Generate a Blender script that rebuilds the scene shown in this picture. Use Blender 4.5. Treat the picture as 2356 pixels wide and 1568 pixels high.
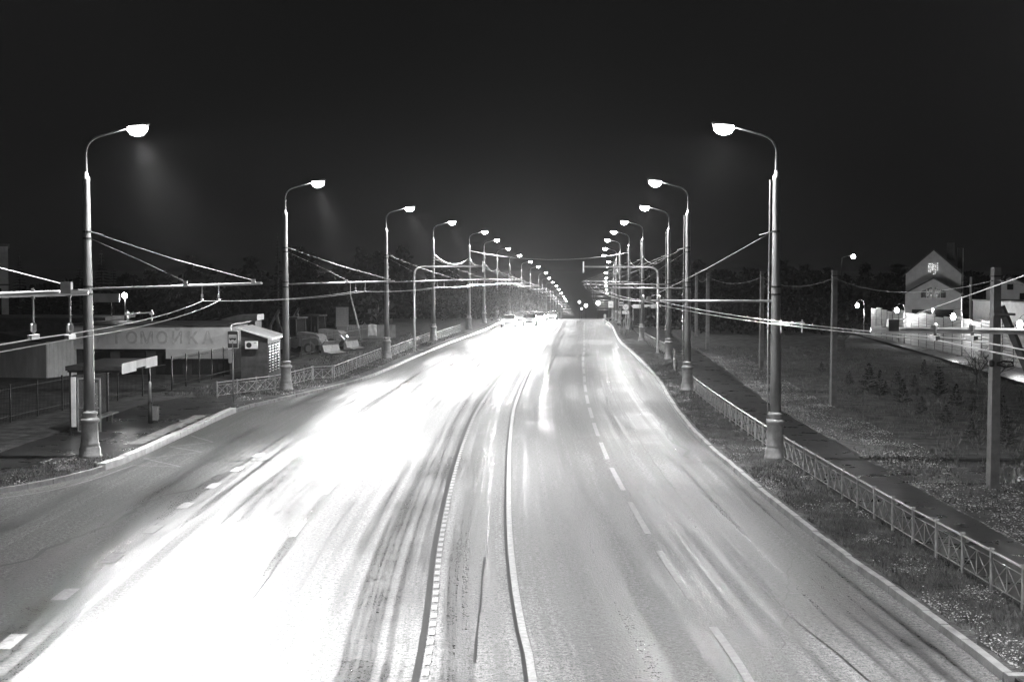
import bpy, math, random
from mathutils import Vector, Matrix, Euler
random.seed(7)
SC = bpy.context.scene
for o in list(bpy.data.objects): bpy.data.objects.remove(o)
C = SC.collection
R = math.radians
HC, FPX, CX, CY, HY = 6.2, 3272.0, 1178.0, 784.0, 632.0
PITCH = math.atan((CY - HY) / FPX)
# ------------------------------------------------------------------ camera
cam_d = bpy.data.cameras.new('camera'); cam = bpy.data.objects.new('camera', cam_d); C.objects.link(cam)
cam.location = (0, 0, HC); cam.rotation_euler = (R(90) - PITCH, 0, 0)
cam_d.sensor_width = 36; cam_d.lens = 50; cam_d.clip_start = 0.1; cam_d.clip_end = 8000
SC.camera = cam
# ------------------------------------------------------------------ night sky
W = bpy.data.worlds.new('World'); SC.world = W; W.use_nodes = True
wn, wl = W.node_tree.nodes, W.node_tree.links
bg = wn['Background']
sky = wn.new('ShaderNodeTexSky'); sky.sky_type = 'NISHITA'; sky.sun_disc = False
sky.sun_elevation = R(-4); sky.sun_rotation = R(200)
bw = wn.new('ShaderNodeRGBToBW'); wl.new(sky.outputs[0], bw.inputs[0])
tc = wn.new('ShaderNodeTexCoord'); cl = wn.new('ShaderNodeTexNoise'); cl.inputs['Scale'].default_value = 1.6; cl.inputs['Detail'].default_value = 3
wl.new(tc.outputs['Generated'], cl.inputs['Vector'])
mr = wn.new('ShaderNodeMapRange'); mr.inputs[1].default_value = .3; mr.inputs[2].default_value = .8; mr.inputs[3].default_value = .0045; mr.inputs[4].default_value = .0105
wl.new(cl.outputs[0], mr.inputs[0])
m1 = wn.new('ShaderNodeMath'); m1.operation = 'MULTIPLY_ADD'; m1.inputs[1].default_value = .004
wl.new(bw.outputs[0], m1.inputs[0]); wl.new(mr.outputs[0], m1.inputs[2])
wl.new(m1.outputs[0], bg.inputs[0]); bg.inputs[1].default_value = 1.0
# ------------------------------------------------------------------ exposure and light levels
LAMP_W, HEAD_W, YARD_W = 8000, 30000, 300
LANE_FILL_L, LANE_FILL_R = 68000, 8000     # spots added at the lamp heads to brighten the lanes
HAZE = 0.00008
SC.view_settings.view_transform = 'Standard'; SC.view_settings.look = 'None'
SC.view_settings.exposure = 0; SC.view_settings.gamma = 1
SC.cycles.use_denoising = True; SC.cycles.max_bounces = 5; SC.cycles.volume_bounces = 0
SC.cycles.sample_clamp_indirect = 4; SC.cycles.transparent_max_bounces = 12
SC.cycles.caustics_reflective = False; SC.cycles.caustics_refractive = False

# ------------------------------------------------------------------ helpers
def lerp_tab(tab, y):
    if y <= tab[0][0]: return tab[0][1]
    if y >= tab[-1][0]:
        (a, b), (c, d) = tab[-2], tab[-1]
        return d + (y - c) * (d - b) / (c - a)
    for i in range(len(tab) - 1):
        if tab[i][0] <= y <= tab[i+1][0]:
            (x1, v1), (x2, v2) = tab[i], tab[i+1]
            x0, v0 = tab[max(i-1, 0)]; x3, v3 = tab[min(i+2, len(tab)-1)]
            h = x2 - x1; t = (y - x1) / h
            def sl(a, b, c, d, e, f): return (f - b) / (e - a) if e != a else 0
            m1_ = (v2 - v0) / (x2 - x0) if x2 != x0 else 0
            m2_ = (v3 - v1) / (x3 - x1) if x3 != x1 else 0
            t2, t3 = t*t, t*t*t
            return (2*t3-3*t2+1)*v1 + (t3-2*t2+t)*h*m1_ + (-2*t3+3*t2)*v2 + (t3-t2)*h*m2_
ZT = [(-60,0),(0,0),(120,0),(150,0),(170,-.05),(188,-.25),(216,-.85),(244,-1.5),(272,-2.3),(300,-3.1),(328,-4.3),(356,-5.6),(384,-6.8),(412,-8),(440,-9.3),(468,-10.8),(496,-12.3),(540,-14.6),(650,-19),(1000,-29),(2000,-56),(3200,-90)]
def gz(y): return lerp_tab(ZT, y)
cp, sp_ = math.cos(PITCH), math.sin(PITCH)
def ray(x, y):
    a, b = (x - CX) / FPX, -(y - CY) / FPX
    return Vector((a, cp + b * sp_, -sp_ + b * cp))
def G(x, y, z=0.0):
    d = ray(x, y); t = (z - HC) / d.z
    return Vector((d.x * t, d.y * t, z))
def PT(x, y, Y):
    d = ray(x, y); t = Y / d.y
    return Vector((d.x * t, Y, HC + d.z * t))
VZ = 0.11     # level of verges and pavements above the carriageway
KL = [(-60,-30),(20,-30),(33,-27),(36,-20.5),(38,-16.8),(40,-14.6),(43,-13.3),(46.4,-12.78),(55,-12.6),(64.6,-12.4),(69,-11.6),(75,-10.3),(80.7,-9.1),(90,-8.2),(108,-7.1),(131,-5.4),(160,-3.0),(188,-1.7),(216,-.3),(244,1.4),(272,3.6),(300,5.7),(328,7.9),(356,9.4),(384,11.2),(440,15),(500,19),(540,21.8)]
KR = [(-60,7.7),(22,7.5),(26.3,7.38),(31.5,7.16),(40.2,7.0),(55,7.05),(70.7,7.75),(81.8,8.4),(110,9.4),(131,9.9),(149,10.8),(173,12.1),(200,13.3),(216,14.1),(244,15.7),(272,17.9),(300,19.8),(328,21.4),(356,23.2),(400,26),(500,33),(540,36)]
CM = [(-60,.5),(22,.31),(24.3,.19),(28.8,.035),(34.9,-.07),(42.7,-.1),(53.4,-.07),(67.5,.14),(85.7,.85),(103,1.75),(120.7,2.75),(131,3.35)]
CL = [(-60,-1.3),(21.7,-1.48),(32.8,-1.78),(45.3,-1.92),(58.3,-1.85),(70,-1.55),(85.7,-.85),(103,.0),(120.7,1.1),(150,3.2),(200,6.3),(300,13.2),(540,29)]
CD = [(-60,3.9),(22,3.62),(28,3.4),(34,3.26),(45,3.2),(50,3.25),(56.7,3.36),(63.6,3.54),(71,3.76),(78.6,4.05),(88.6,4.5),(100,5.0),(120,6.1),(150,7.6),(200,10.3),(300,17),(540,33)]
CB = [(-60,-8.2),(23,-8.45),(27,-8.66),(34,-8.76),(46,-8.75),(60,-8.4),(75,-7.5),(90,-6.0)]
LN = [(-60,-4.9),(27,-5.06),(33.5,-5.2),(40,-5.27),(60,-5.1),(80,-4.2),(108,-3.1),(131,-1.7),(160,.5),(200,3),(300,9.6)]
FN = [(10,9.6),(27,9.28),(33,9.1),(47,8.95),(60,9.1),(75,9.5),(90,10.3),(102,11.6),(131,12.2),(160,13.4)]
kl = lambda y: lerp_tab(KL, y); kr = lambda y: lerp_tab(KR, y)
axis = lambda y: lerp_tab(CM, y) if y < 120 else (kl(y)*.42 + kr(y)*.58)

class MB:
    def __init__(s): s.v, s.f, s.uv = [], [], []
    def add(s, vs, fs):
        n = len(s.v); s.v += [tuple(v) for v in vs]; s.f += [tuple(i + n for i in f) for f in fs]; return s
    def box(s, x0, y0, z0, x1, y1, z1, M=None):
        vs = [(x, y, z) for z in (z0, z1) for x, y in ((x0,y0),(x1,y0),(x1,y1),(x0,y1))]
        if M: vs = [M @ Vector(v) for v in vs]
        return s.add(vs, [(3,2,1,0),(4,5,6,7),(0,1,5,4),(1,2,6,5),(2,3,7,6),(3,0,4,7)])
    def tube(s, pts, rad, n=8, cap=True):
        pts = [Vector(p) for p in pts]
        rs = rad if isinstance(rad, (list, tuple)) else [rad] * len(pts)
        vs, fs = [], []
        up = None
        for i, p in enumerate(pts):
            d = (pts[min(i+1, len(pts)-1)] - pts[max(i-1, 0)]).normalized()
            if up is None:
                up = Vector((0, 0, 1)) if abs(d.z) < .9 else Vector((1, 0, 0))
            a = d.cross(up).normalized(); b = d.cross(a).normalized(); up = -b if (-b).dot(up) > 0 else b
            a = d.cross(up).normalized(); b = up - d * up.dot(d); b.normalize()
            for k in range(n):
                t = 2 * math.pi * k / n
                vs.append(p + (a * math.cos(t) + b * math.sin(t)) * rs[i])
        for i in range(len(pts) - 1):
            for k in range(n):
                k2 = (k + 1) % n
                fs.append((i*n+k, i*n+k2, (i+1)*n+k2, (i+1)*n+k))
        if cap: fs.append(tuple(range(n-1, -1, -1))); fs.append(tuple(range((len(pts)-1)*n, len(pts)*n)))
        return s.add(vs, fs)
    def lathe(s, prof, n=16, c=(0, 0), M=None):
        vs, fs = [], []
        for r, z in prof:
            for k in range(n):
                t = 2 * math.pi * k / n; vs.append(Vector((c[0] + r * math.cos(t), c[1] + r * math.sin(t), z)))
        if M: vs = [M @ v for v in vs]
        for i in range(len(prof) - 1):
            for k in range(n):
                k2 = (k + 1) % n; fs.append((i*n+k, i*n+k2, (i+1)*n+k2, (i+1)*n+k))
        fs.append(tuple(range(n-1, -1, -1))); fs.append(tuple(range((len(prof)-1)*n, len(prof)*n)))
        return s.add(vs, fs)
    def prism(s, poly, ax, a0, a1, M=None):
        """poly of 2-D points extruded along axis ax (0=x,1=y,2=z)"""
        def mk(p, t):
            return Vector((t, p[0], p[1])) if ax == 0 else Vector((p[0], t, p[1])) if ax == 1 else Vector((p[0], p[1], t))
        n = len(poly); vs = [mk(p, a0) for p in poly] + [mk(p, a1) for p in poly]
        if M: vs = [M @ v for v in vs]
        return s.add(vs, [tuple(range(n-1, -1, -1)), tuple(range(n, 2*n))] + [(i, (i+1) % n, n+(i+1) % n, n+i) for i in range(n)])
    def build(s, name, mat, parent=None, smooth=False):
        me = bpy.data.meshes.new(name); me.from_pydata(s.v, [], s.f); me.update()
        if s.uv:
            ul = me.uv_layers.new(name='UVMap')
            for lp in me.loops: ul.data[lp.index].uv = s.uv[lp.vertex_index]
        o = bpy.data.objects.new(name, me); C.objects.link(o)
        if mat: me.materials.append(mat)
        if smooth:
            for p in me.polygons: p.use_smooth = True
        if parent is not None: o.parent = parent
        return o

def thing(name, label, cat, loc=(0,0,0), rz=0, group=None):
    o = bpy.data.objects.new(name, None); C.objects.link(o); o.empty_display_size = .3
    o.location = loc; o.rotation_euler = (0, 0, rz); return tag(o, label, cat, group)
def tag(o, label, cat, group=None, kind=None):
    o['label'] = label; o['category'] = cat
    if group: o['group'] = group
    if kind: o['kind'] = kind
    return o
def struct(o): o['kind'] = 'structure'; return o
def kids(o): return [c for c in bpy.data.objects if c.parent == o]
def dup(src, loc, rz=0, label=None, scale=None):
    def rec(o, par):
        c = o.copy(); C.objects.link(c); c.parent = par
        for ch in TREE[o]: rec(ch, c)
        return c
    TREE = {}
    def reg(o):
        TREE[o] = [c for c in ALLK.get(o.name, [])]
        for c in TREE[o]: reg(c)
    ALLK = {}
    for c in bpy.data.objects:
        if c.parent: ALLK.setdefault(c.parent.name, []).append(c)
    reg(src)
    c = rec(src, None); c.location = loc; c.rotation_euler = (0, 0, rz)
    if scale: c.scale = scale
    if label: c['label'] = label
    return c

def sock(n, *names):
    for k in names:
        if k in n.inputs: return n.inputs[k]
def mat(name, v, rough=.6, metal=0.0, var=0.0, scale=3.0, stretch=(1,1,1), bump=0.0, bscale=None, spec=None, coord='Object', rvar=0.0, alpha=None, coat=0):
    m = bpy.data.materials.new(name); m.use_nodes = True
    nt = m.node_tree; b = nt.nodes['Principled BSDF']
    b.inputs['Base Color'].default_value = (v, v, v, 1); b.inputs['Roughness'].default_value = rough
    b.inputs['Metallic'].default_value = metal
    if coat: b.inputs['Coat Weight'].default_value = coat; b.inputs['Coat Roughness'].default_value = .12
    if spec is not None: sock(b, 'Specular IOR Level').default_value = spec
    if alpha is not None: b.inputs['Alpha'].default_value = alpha
    if var or bump or rvar:
        t = nt.nodes.new('ShaderNodeTexCoord'); mp = nt.nodes.new('ShaderNodeMapping'); mp.inputs['Scale'].default_value = stretch
        nt.links.new(t.outputs[coord], mp.inputs[0])
        nz = nt.nodes.new('ShaderNodeTexNoise'); nz.inputs['Scale'].default_value = scale; nz.inputs['Detail'].default_value = 6; nz.inputs['Roughness'].default_value = .65
        nt.links.new(mp.outputs[0], nz.inputs['Vector'])
        def rng(src, lo, hi, a=.3, c=.7):
            q = nt.nodes.new('ShaderNodeMapRange'); q.inputs[1].default_value = a; q.inputs[2].default_value = c; q.inputs[3].default_value = lo; q.inputs[4].default_value = hi
            nt.links.new(src, q.inputs[0]); return q.outputs[0]
        if var: nt.links.new(rng(nz.outputs[0], v*(1-var), v*(1+var)), b.inputs['Base Color'])
        if rvar: nt.links.new(rng(nz.outputs[0], max(.03, rough-rvar), min(1, rough+rvar)), b.inputs['Roughness'])
        if bump:
            n2 = nt.nodes.new('ShaderNodeTexNoise'); n2.inputs['Scale'].default_value = bscale or scale*4; n2.inputs['Detail'].default_value = 4
            nt.links.new(mp.outputs[0], n2.inputs['Vector'])
            bp = nt.nodes.new('ShaderNodeBump'); bp.inputs['Strength'].default_value = min(1, bump); bp.inputs['Distance'].default_value = .03*max(1, bump)
            nt.links.new(n2.outputs[0], bp.inputs['Height']); nt.links.new(bp.outputs[0], b.inputs['Normal'])
    return m
def emit(name, s):
    m = bpy.data.materials.new(name); m.use_nodes = True; nt = m.node_tree; b = nt.nodes['Principled BSDF']
    b.inputs['Base Color'].default_value = (.8, .8, .8, 1)
    b.inputs['Emission Color'].default_value = (1, 1, 1, 1); b.inputs['Emission Strength'].default_value = s
    m.cycles.emission_sampling = 'NONE'
    return m

def lamp_light(name, parent, loc, power, kind='POINT', size=.12, cone=150, blend=.5, aim=None):
    d = bpy.data.lights.new(name, kind); d.energy = power; d.color = (1, 1, 1); d.shadow_soft_size = size
    if kind == 'SPOT': d.spot_size = R(cone); d.spot_blend = blend
    o = bpy.data.objects.new(name, d); C.objects.link(o); o.parent = parent; o.location = loc
    if aim is not None: o.rotation_euler = Vector(aim).to_track_quat('-Z', 'Y').to_euler()
    return o

# ------------------------------------------------------------------ asphalt
def asphalt(name, base, r0, r1, wet=1.0, lane_streaks=True):
    m = bpy.data.materials.new(name); m.use_nodes = True; nt = m.node_tree; L = nt.links; N = nt.nodes
    b = N['Principled BSDF']
    uv = N.new('ShaderNodeUVMap'); uv.uv_map = 'UVMap'
    def mapped(sx, sy, ox=0):
        mp = N.new('ShaderNodeMapping'); mp.inputs['Scale'].default_value = (sx, sy, 1); mp.inputs['Location'].default_value = (ox, 0, 0)
        L.new(uv.outputs[0], mp.inputs[0]); return mp.outputs[0]
    def noise(vec, sc, det=4, rg=.6):
        n = N.new('ShaderNodeTexNoise'); n.inputs['Scale'].default_value = sc; n.inputs['Detail'].default_value = det; n.inputs['Roughness'].default_value = rg
        L.new(vec, n.inputs['Vector']); return n.outputs[0]
    def rng(src, lo, hi, a=.3, c=.7):
        q = N.new('ShaderNodeMapRange'); q.inputs[1].default_value = a; q.inputs[2].default_value = c; q.inputs[3].default_value = lo; q.inputs[4].default_value = hi
        L.new(src, q.inputs[0]); return q.outputs[0]
    def mth(op, a, c):
        q = N.new('ShaderNodeMath'); q.operation = op
        for i, z in enumerate((a, c)):
            if isinstance(z, (int, float)): q.inputs[i].default_value = z
            else: L.new(z, q.inputs[i])
        return q.outputs[0]
    streak_n = noise(mapped(.9, .008), 1.0, 2)              # wheel tracks plus light trails painted into the colour along the lanes
    fine_r = noise(mapped(4.2, .02, 3.3), 1.0, 3, .7)  # finer lengthwise streaks, painted after the light trails
    patch = noise(mapped(.33, .14, 7.7), 1.0, 6, .72)     # wet patches across the lanes
    scuff = noise(mapped(.6, 2.2, 1.7), 1.0, 4, .7)
    g1, g2 = noise(mapped(1, 1), 11, 3, .8), noise(mapped(1, 1, 4), 34, 2, .8)
    grit = mth('ADD', mth('MULTIPLY', g1, .5), mth('MULTIPLY', g2, .5))
    mixv = mth('ADD', mth('MULTIPLY', streak_n, .34 if lane_streaks else .1), mth('ADD', mth('MULTIPLY', fine_r, .32 if lane_streaks else .05), mth('ADD', mth('MULTIPLY', scuff, .1), mth('MULTIPLY', patch, .24 if lane_streaks else .73))))
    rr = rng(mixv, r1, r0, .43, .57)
    rr = mth('ADD', rr, rng(grit, -.14, .14, .4, .6))
    L.new(rr, b.inputs['Roughness'])
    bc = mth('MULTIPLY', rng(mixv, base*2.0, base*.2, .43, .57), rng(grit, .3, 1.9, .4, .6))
    L.new(mth('MULTIPLY', rng(grit, .12, .95, .4, .6), wet * .8), sock(b, 'Specular IOR Level'))
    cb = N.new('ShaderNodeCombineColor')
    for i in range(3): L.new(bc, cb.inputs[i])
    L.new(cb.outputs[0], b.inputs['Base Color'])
    v = N.new('ShaderNodeTexVoronoi'); v.inputs['Scale'].default_value = 26; L.new(mapped(1, 1), v.inputs['Vector'])
    h = mth('ADD', v.outputs['Distance'], mth('MULTIPLY', grit, .8))
    bp = N.new('ShaderNodeBump'); bp.inputs['Strength'].default_value = .55; bp.inputs['Distance'].default_value = .008
    L.new(h, bp.inputs['Height']); L.new(bp.outputs[0], b.inputs['Normal'])
    return m
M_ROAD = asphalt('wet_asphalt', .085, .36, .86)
M_PATH = mat('wet_path_asphalt', .038, .3, var=.35, scale=.8, bump=.12, bscale=30, rvar=.06)
M_PAINT = mat('worn_road_paint', .25, .6, spec=.3, var=.5, scale=9, bump=.3, bscale=60, rvar=.15)
M_SEAM = mat('tar_seam', .012, .5, var=.5, scale=8)
M_KERB = mat('kerb_concrete', .34, .55, var=.35, scale=2.2, bump=.4, bscale=40)
M_KERBLIT = mat('pale_boarding_kerb', .72, .45, var=.2, scale=2.5, bump=.4, bscale=40)  # kerb concrete made paler to carry its lit look along the bus bay
M_GRASS = mat('rough_grass', .06, .9, var=.85, scale=1.4, bump=1.5, bscale=9, spec=.25)
M_SOIL = mat('leaf_strewn_soil', .1, .85, var=.8, scale=5, bump=1.5, bscale=14, spec=.3)
M_BLADE = mat('grass_blade', .12, .6, var=.6, scale=1.5, spec=.4)
M_LEAF = mat('fallen_leaf', .5, .5, var=.5, scale=4)
M_PINE = mat('pine_needles', .012, .8, var=.5, scale=3)
M_FOL = mat('foliage', .022, .75, var=.6, scale=1.2)
M_BARK = mat('bark', .1, .85, var=.5, scale=6, bump=.6)
M_POLE = mat('galvanised_pole', .24, .42, .3, var=.25, scale=2.5, stretch=(1,1,.25), bump=.25, bscale=14, rvar=.1)
M_CAST = mat('painted_cast_base', .27, .42, .0, var=.3, scale=4, bump=.35, bscale=18)
M_STEEL = mat('bracket_steel', .34, .35, .5, var=.25, scale=5)
M_WIRE = mat('copper_wire', .7, .3, .8)
M_DARKM = mat('dark_metal', .035, .5, .3, var=.4, scale=5)
M_RAIL = mat('railing_paint', .36, .42, .1, var=.35, scale=7, bump=.3, bscale=30)
M_CONC = mat('pole_concrete', .15, .8, var=.3, scale=3, bump=.5, bscale=30)
M_LENS = emit('lamp_lens_lit', 60); M_DIM = emit('small_lamp_lit', 4); M_HEAD = emit('headlight_lit', 120)
M_WHITE = mat('white_panel', .8, .6, var=.12, scale=2)
M_BANNER = mat('banner_cloth', .65, .6, var=.2, scale=.9, bump=.5, bscale=1.5)
M_LETTER = mat('faded_lettering', .5, .7, var=.3, scale=3)
M_WALL = mat('render_wall', .35, .8, var=.3, scale=1.2, bump=.3)
M_GABLE = mat('pale_plaster', .6, .85, var=.12, scale=1.5, bump=.2)
M_DWALL = mat('dark_cladding', .06, .7, var=.5, scale=2)
M_ROOF = mat('roof_sheet', .05, .6, var=.4, scale=3, bump=.3)
M_LROOF = mat('pale_roof_sheet', .72, .5, var=.15, scale=2)
M_GLASS = mat('window_glass', .02, .08, spec=.8)
M_SHEET = mat('corrugated_sheet', .5, .5, .2, var=.3, scale=1.5, stretch=(1,1,.2))
M_TYRE = mat('tyre_rubber', .02, .8); M_RIM = mat('wheel_rim', .4, .4, .4)
M_SHEETD = mat('old_grey_sheet', .2, .6, var=.3, scale=1.5); M_MACH = mat('machine_paint', .28, .35, var=.3, scale=3, coat=.5); M_MACHD = mat('machine_dark', .05, .4, var=.3, scale=3)
M_CARP = mat('car_paint_pale', .5, .3, var=.03, coat=1); M_CARD = mat('car_paint_dark', .05, .3, coat=1); M_CARM = mat('car_paint_grey', .2, .3, coat=1)
M_FENCEP = mat('ribbed_fence_panel', .5, .5, .1, var=.2, scale=1, stretch=(.4,.4,3))
M_SIGNB = mat('sign_blue_field', .06, .5); M_SIGNW = mat('sign_white_field', .75, .5, var=.08, scale=5); M_SIGNK = mat('sign_black', .02, .6); M_SIGNG = mat('sign_mid_field', .4, .5)
M_SHGL = mat('shelter_glass', .12, .1, spec=.7, alpha=.35)
M_POSTER = mat('backlit_poster', .6, .4, var=.35, scale=1.5)
M_PANEL = mat('frosted_panel', .35, .35, var=.2, scale=2)

# ------------------------------------------------------------------ ground, carriageway, paths
def frange(a, b, s):
    n = max(1, int(round((b - a) / s))); return [a + (b - a) * i / n for i in range(n + 1)]
YS = frange(-60, 20, 8)[:-1] + frange(20, 160, 1.5)[:-1] + frange(160, 560, 7)[:-1] + frange(560, 3200, 110)
def ribbon(name, xa, xb, ys, z, m, cols=2, uvoff=True, zs=None):
    b = MB(); n = cols + 1
    for y in ys:
        a, c = (xa(y) if callable(xa) else xa), (xb(y) if callable(xb) else xb)
        ax_ = axis(min(y, 540))
        for i in range(n):
            x = a + (c - a) * i / cols
            b.v.append((x, y, gz(y) + z)); b.uv.append((x - ax_, y))
    for j in range(len(ys) - 1):
        for i in range(cols): b.f.append((j*n+i, j*n+i+1, (j+1)*n+i+1, (j+1)*n+i))
    return b.build(name, m)
def ground():
    b = MB(); rows = []
    def uneven(x, y, k): return (math.sin(x*.23+y*.11)*.05 + math.sin(x*.071-y*.19)*.07 + math.sin(y*.4+x*.53)*.02) * k
    for y in YS:
        yy = min(y, 540); a, c = kl(yy), kr(yy)
        if y > 560: a, c = a - .01, c
        cols = []
        for x in (-2500, -900, -350, -160, -90, -60, -45, -36, -31): cols.append((min(x, a - 1), VZ, 1))
        for t in (8, 5.5, 3.5, 2, 1, .12): cols.append((a - t, VZ - .004, .0 if t < 6 else .4))
        cols.append((a - .11, -.16, 0)); cols.append((c + .11, -.16, 0))
        for t in (.12, 1, 2, 3.2, 4.6, 6, 8, 10, 13, 16, 20, 25): cols.append((c + t, VZ - .004, .0 if t < 5 else min(1, (t-5)/6)))
        for x in (60, 90, 160, 350, 900, 2500): cols.append((max(x, c + 26), VZ, 1))
        for x, z, k in cols: b.v.append((x, y, gz(y) + z + uneven(x, y, k) - (.05*k if k else 0)))
        rows.append(len(cols))
    n = rows[0]
    for j in range(len(YS) - 1):
        for i in range(n - 1): b.f.append((j*n+i, j*n+i+1, (j+1)*n+i+1, (j+1)*n+i))
    return struct(b.build('ground', M_GRASS))
ground()
yroad = [y for y in YS if y <= 540]
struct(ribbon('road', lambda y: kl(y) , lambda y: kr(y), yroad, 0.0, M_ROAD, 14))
PR = [(10,11.7),(32,11.6),(45,11.7),(52.6,11.9),(62.6,12.1),(75.3,12.7),(99,14.2),(131,15.6),(165,17.2)]
PLe = lambda y: lerp_tab(FN, y) + .22
struct(ribbon('footpath', PLe, lambda y: lerp_tab(PR, y), frange(8, 165, 1.5), VZ + .006, M_PATH, 3))
struct(ribbon('crossing_path', lambda y: lerp_tab(PR, y) + .01, 24, frange(41.4, 44.8, .8), VZ + .008, M_PATH, 6))
PB = [(40.4,-17.9),(48.8,-17.6),(60,-17.4),(67.5,-17.2),(73,-15.4)]
struct(ribbon('bus_stop_pavement', lambda y: lerp_tab(PB, y), lambda y: kl(y) - .16 if y < 64 else kl(y) - .16 - (y - 64) * .35, frange(44.2, 73, 1.2), VZ + .006, M_PATH, 4))
struct(ribbon('left_pavement', -34, lambda y: max(-19, kl(y) - 2.6), frange(38.5, 44.19, .8), VZ + .006, M_PATH, 4))
struct(ribbon('dirt_strip', lambda y: kl(y) - .95, lambda y: kl(y) - .165, frange(74, 200, 2), VZ + .004, M_SOIL, 2))
struct(ribbon('dirt_strip', lambda y: kr(y) + .165, lambda y: kr(y) + .42 + .14*math.sin(y*1.3) + .1*math.sin(y*2.9), frange(8, 200, .8), VZ + .004, M_SOIL, 2))
struct(ribbon('leaf_strip', lambda y: lerp_tab(PR, y) + .01, lambda y: lerp_tab(PR, y) + 1.1 + .3*math.sin(y*.9), frange(46, 110, 1), VZ + .007, M_SOIL, 3))
SRL = [(60,27.4),(79.6,28.5),(94.4,30.0),(116,32.3),(131,33.6),(160,36.5)]
SRR = [(60,31.2),(80,32.0),(92,32.8),(110,33.6),(137,35.2),(160,38.5)]
struct(ribbon('side_road', lambda y: lerp_tab(SRL, y), lambda y: lerp_tab(SRR, y), frange(55, 160, 3), VZ + .12, M_PATH, 2))
struct(ribbon('tactile_strip', lambda y: kl(y) - 1.25, lambda y: kl(y) - .65, frange(51, 61.5, 1.5), VZ + .012, M_KERB, 2))
# kerb stones, one mesh per kerb line
def kerb(name, fn, ys, side, wid=.16, up=.035, m=None):
    b = MB(); L = 1.0
    y = ys[0]
    while y < ys[1]:
        st = L if y < 130 else 6
        y2 = y + st - (.03 if y < 130 else 0)
        h = VZ + up + (random.uniform(-.014, .014) if y < 130 else 0)
        dx = random.uniform(-.012, .012); dy = random.uniform(-.008, .008) if y < 130 else 0
        x0, x1 = fn(y) + dx, fn(y2) + dx + dy; g0, g1 = gz(y), gz(y2)
        s = side * wid
        vs = [(x0, y, g0-.1), (x0+s, y, g0-.1), (x1+s, y2, g1-.1), (x1, y2, g1-.1),
              (x0+side*.012, y, g0+h), (x0+s, y, g0+h), (x1+s, y2, g1+h), (x1+side*.012, y2, g1+h)]
        b.add(vs, [(0,1,2,3),(4,5,6,7),(0,1,5,4),(1,2,6,5),(2,3,7,6),(3,0,4,7)])
        y += st
    return struct(b.build(name, m or M_KERB))
kerb('kerb', kr, (21.5, 400), 1); kerb('kerb', kl, (36, 45), -1); kerb('kerb', kl, (64.1, 400), -1); kerb('boarding_kerb', kl, (45.0, 64), -1, .3, .1, M_KERBLIT)
b = MB(); b.box(7.52, 21.3, -.1, 12.5, 21.48, VZ + .03); struct(b.build('kerb', M_KERB))
# painted lines
struct(ribbon('lane_line', lambda y: lerp_tab(CM, y) - .06, lambda y: lerp_tab(CM, y) + .07, frange(5, 131, 1.5), .016, M_PAINT, 1))
struct(ribbon('tar_seam', lambda y: lerp_tab(CM, y) - .13, lambda y: lerp_tab(CM, y) - .06, frange(5, 131, 1.5), .012, M_SEAM, 1))
struct(ribbon('tar_seam', lambda y: lerp_tab(CL, y) - .06, lambda y: lerp_tab(CL, y) + .05, frange(5, 104, 1.5), .012, M_SEAM, 1))
struct(ribbon('tar_seam', lambda y: -.62 + .01*math.sin(y), lambda y: -.59 + .012*math.sin(y*1.7), frange(22.5, 31, .5), .012, M_SEAM, 1))
struct(ribbon('tar_seam', lambda y: lerp_tab([(20,5.6),(26,5.05),(33,4.75),(50,4.72),(75,5.3),(110,7.3)], y) + .02*math.sin(y*1.7), lambda y: lerp_tab([(20,5.6),(26,5.05),(33,4.75),(50,4.72),(75,5.3),(110,7.3)], y) + .03 + .02*math.sin(y*1.7), frange(20, 110, 1), .012, M_SEAM, 1))
def crack(name, pts, w, m, z=.0125, wob=.03):
    b = MB(); n = len(pts)
    for i, (x, y) in enumerate(pts):
        q = pts[min(i+1, n-1)]; p = pts[max(i-1, 0)]; d = Vector((q[0]-p[0], q[1]-p[1], 0)).normalized(); k = w*random.uniform(.35, 1.3)
        nx, ny = -d.y*k, d.x*k; b.v += [(x-nx, y-ny, gz(y)+z), (x+nx, y+ny, gz(y)+z)]
    for i in range(n-1): b.f.append((2*i, 2*i+1, 2*i+3, 2*i+2))
    return struct(b.build(name, m))
def wig(x0, y0, x1, y1, n, amp):
    out = []; o = 0
    for i in range(n+1):
        o = o*.7 + random.gauss(0, amp); t = i/n; out.append((x0+(x1-x0)*t + (o if abs(y1-y0) > abs(x1-x0) else 0), y0+(y1-y0)*t + (0 if abs(y1-y0) > abs(x1-x0) else o)))
    return out
for a in ((5.9,52,7.3,100,60,.05,.05),(6.5,60,6.0,48,24,.07,.07),(4.9,58,5.5,76,24,.03,.02),(.9,24,3.1,24.3,12,.02,.012),(3.3,33.6,6.9,34.4,20,.02,.014),(.1,46.5,3.1,46.6,14,.02,.012),(3.4,26.7,5.9,27.4,16,.04,.022),(-1.6,36.5,-.2,36.4,8,.02,.012),(.4,61,6.9,61.3,20,.03,.014),(1.2,78,7.6,78.4,20,.03,.02),(4.3,23,6.2,31,24,.05,.016),(-6.6,24,-5.6,30,20,.04,.02),(-10.5,31,-9.2,44,30,.12,.07),(-12.0,27,-10.6,31,14,.1,.06)):
    crack('road_crack', wig(*a[:6]), a[6], M_SEAM)
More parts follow.
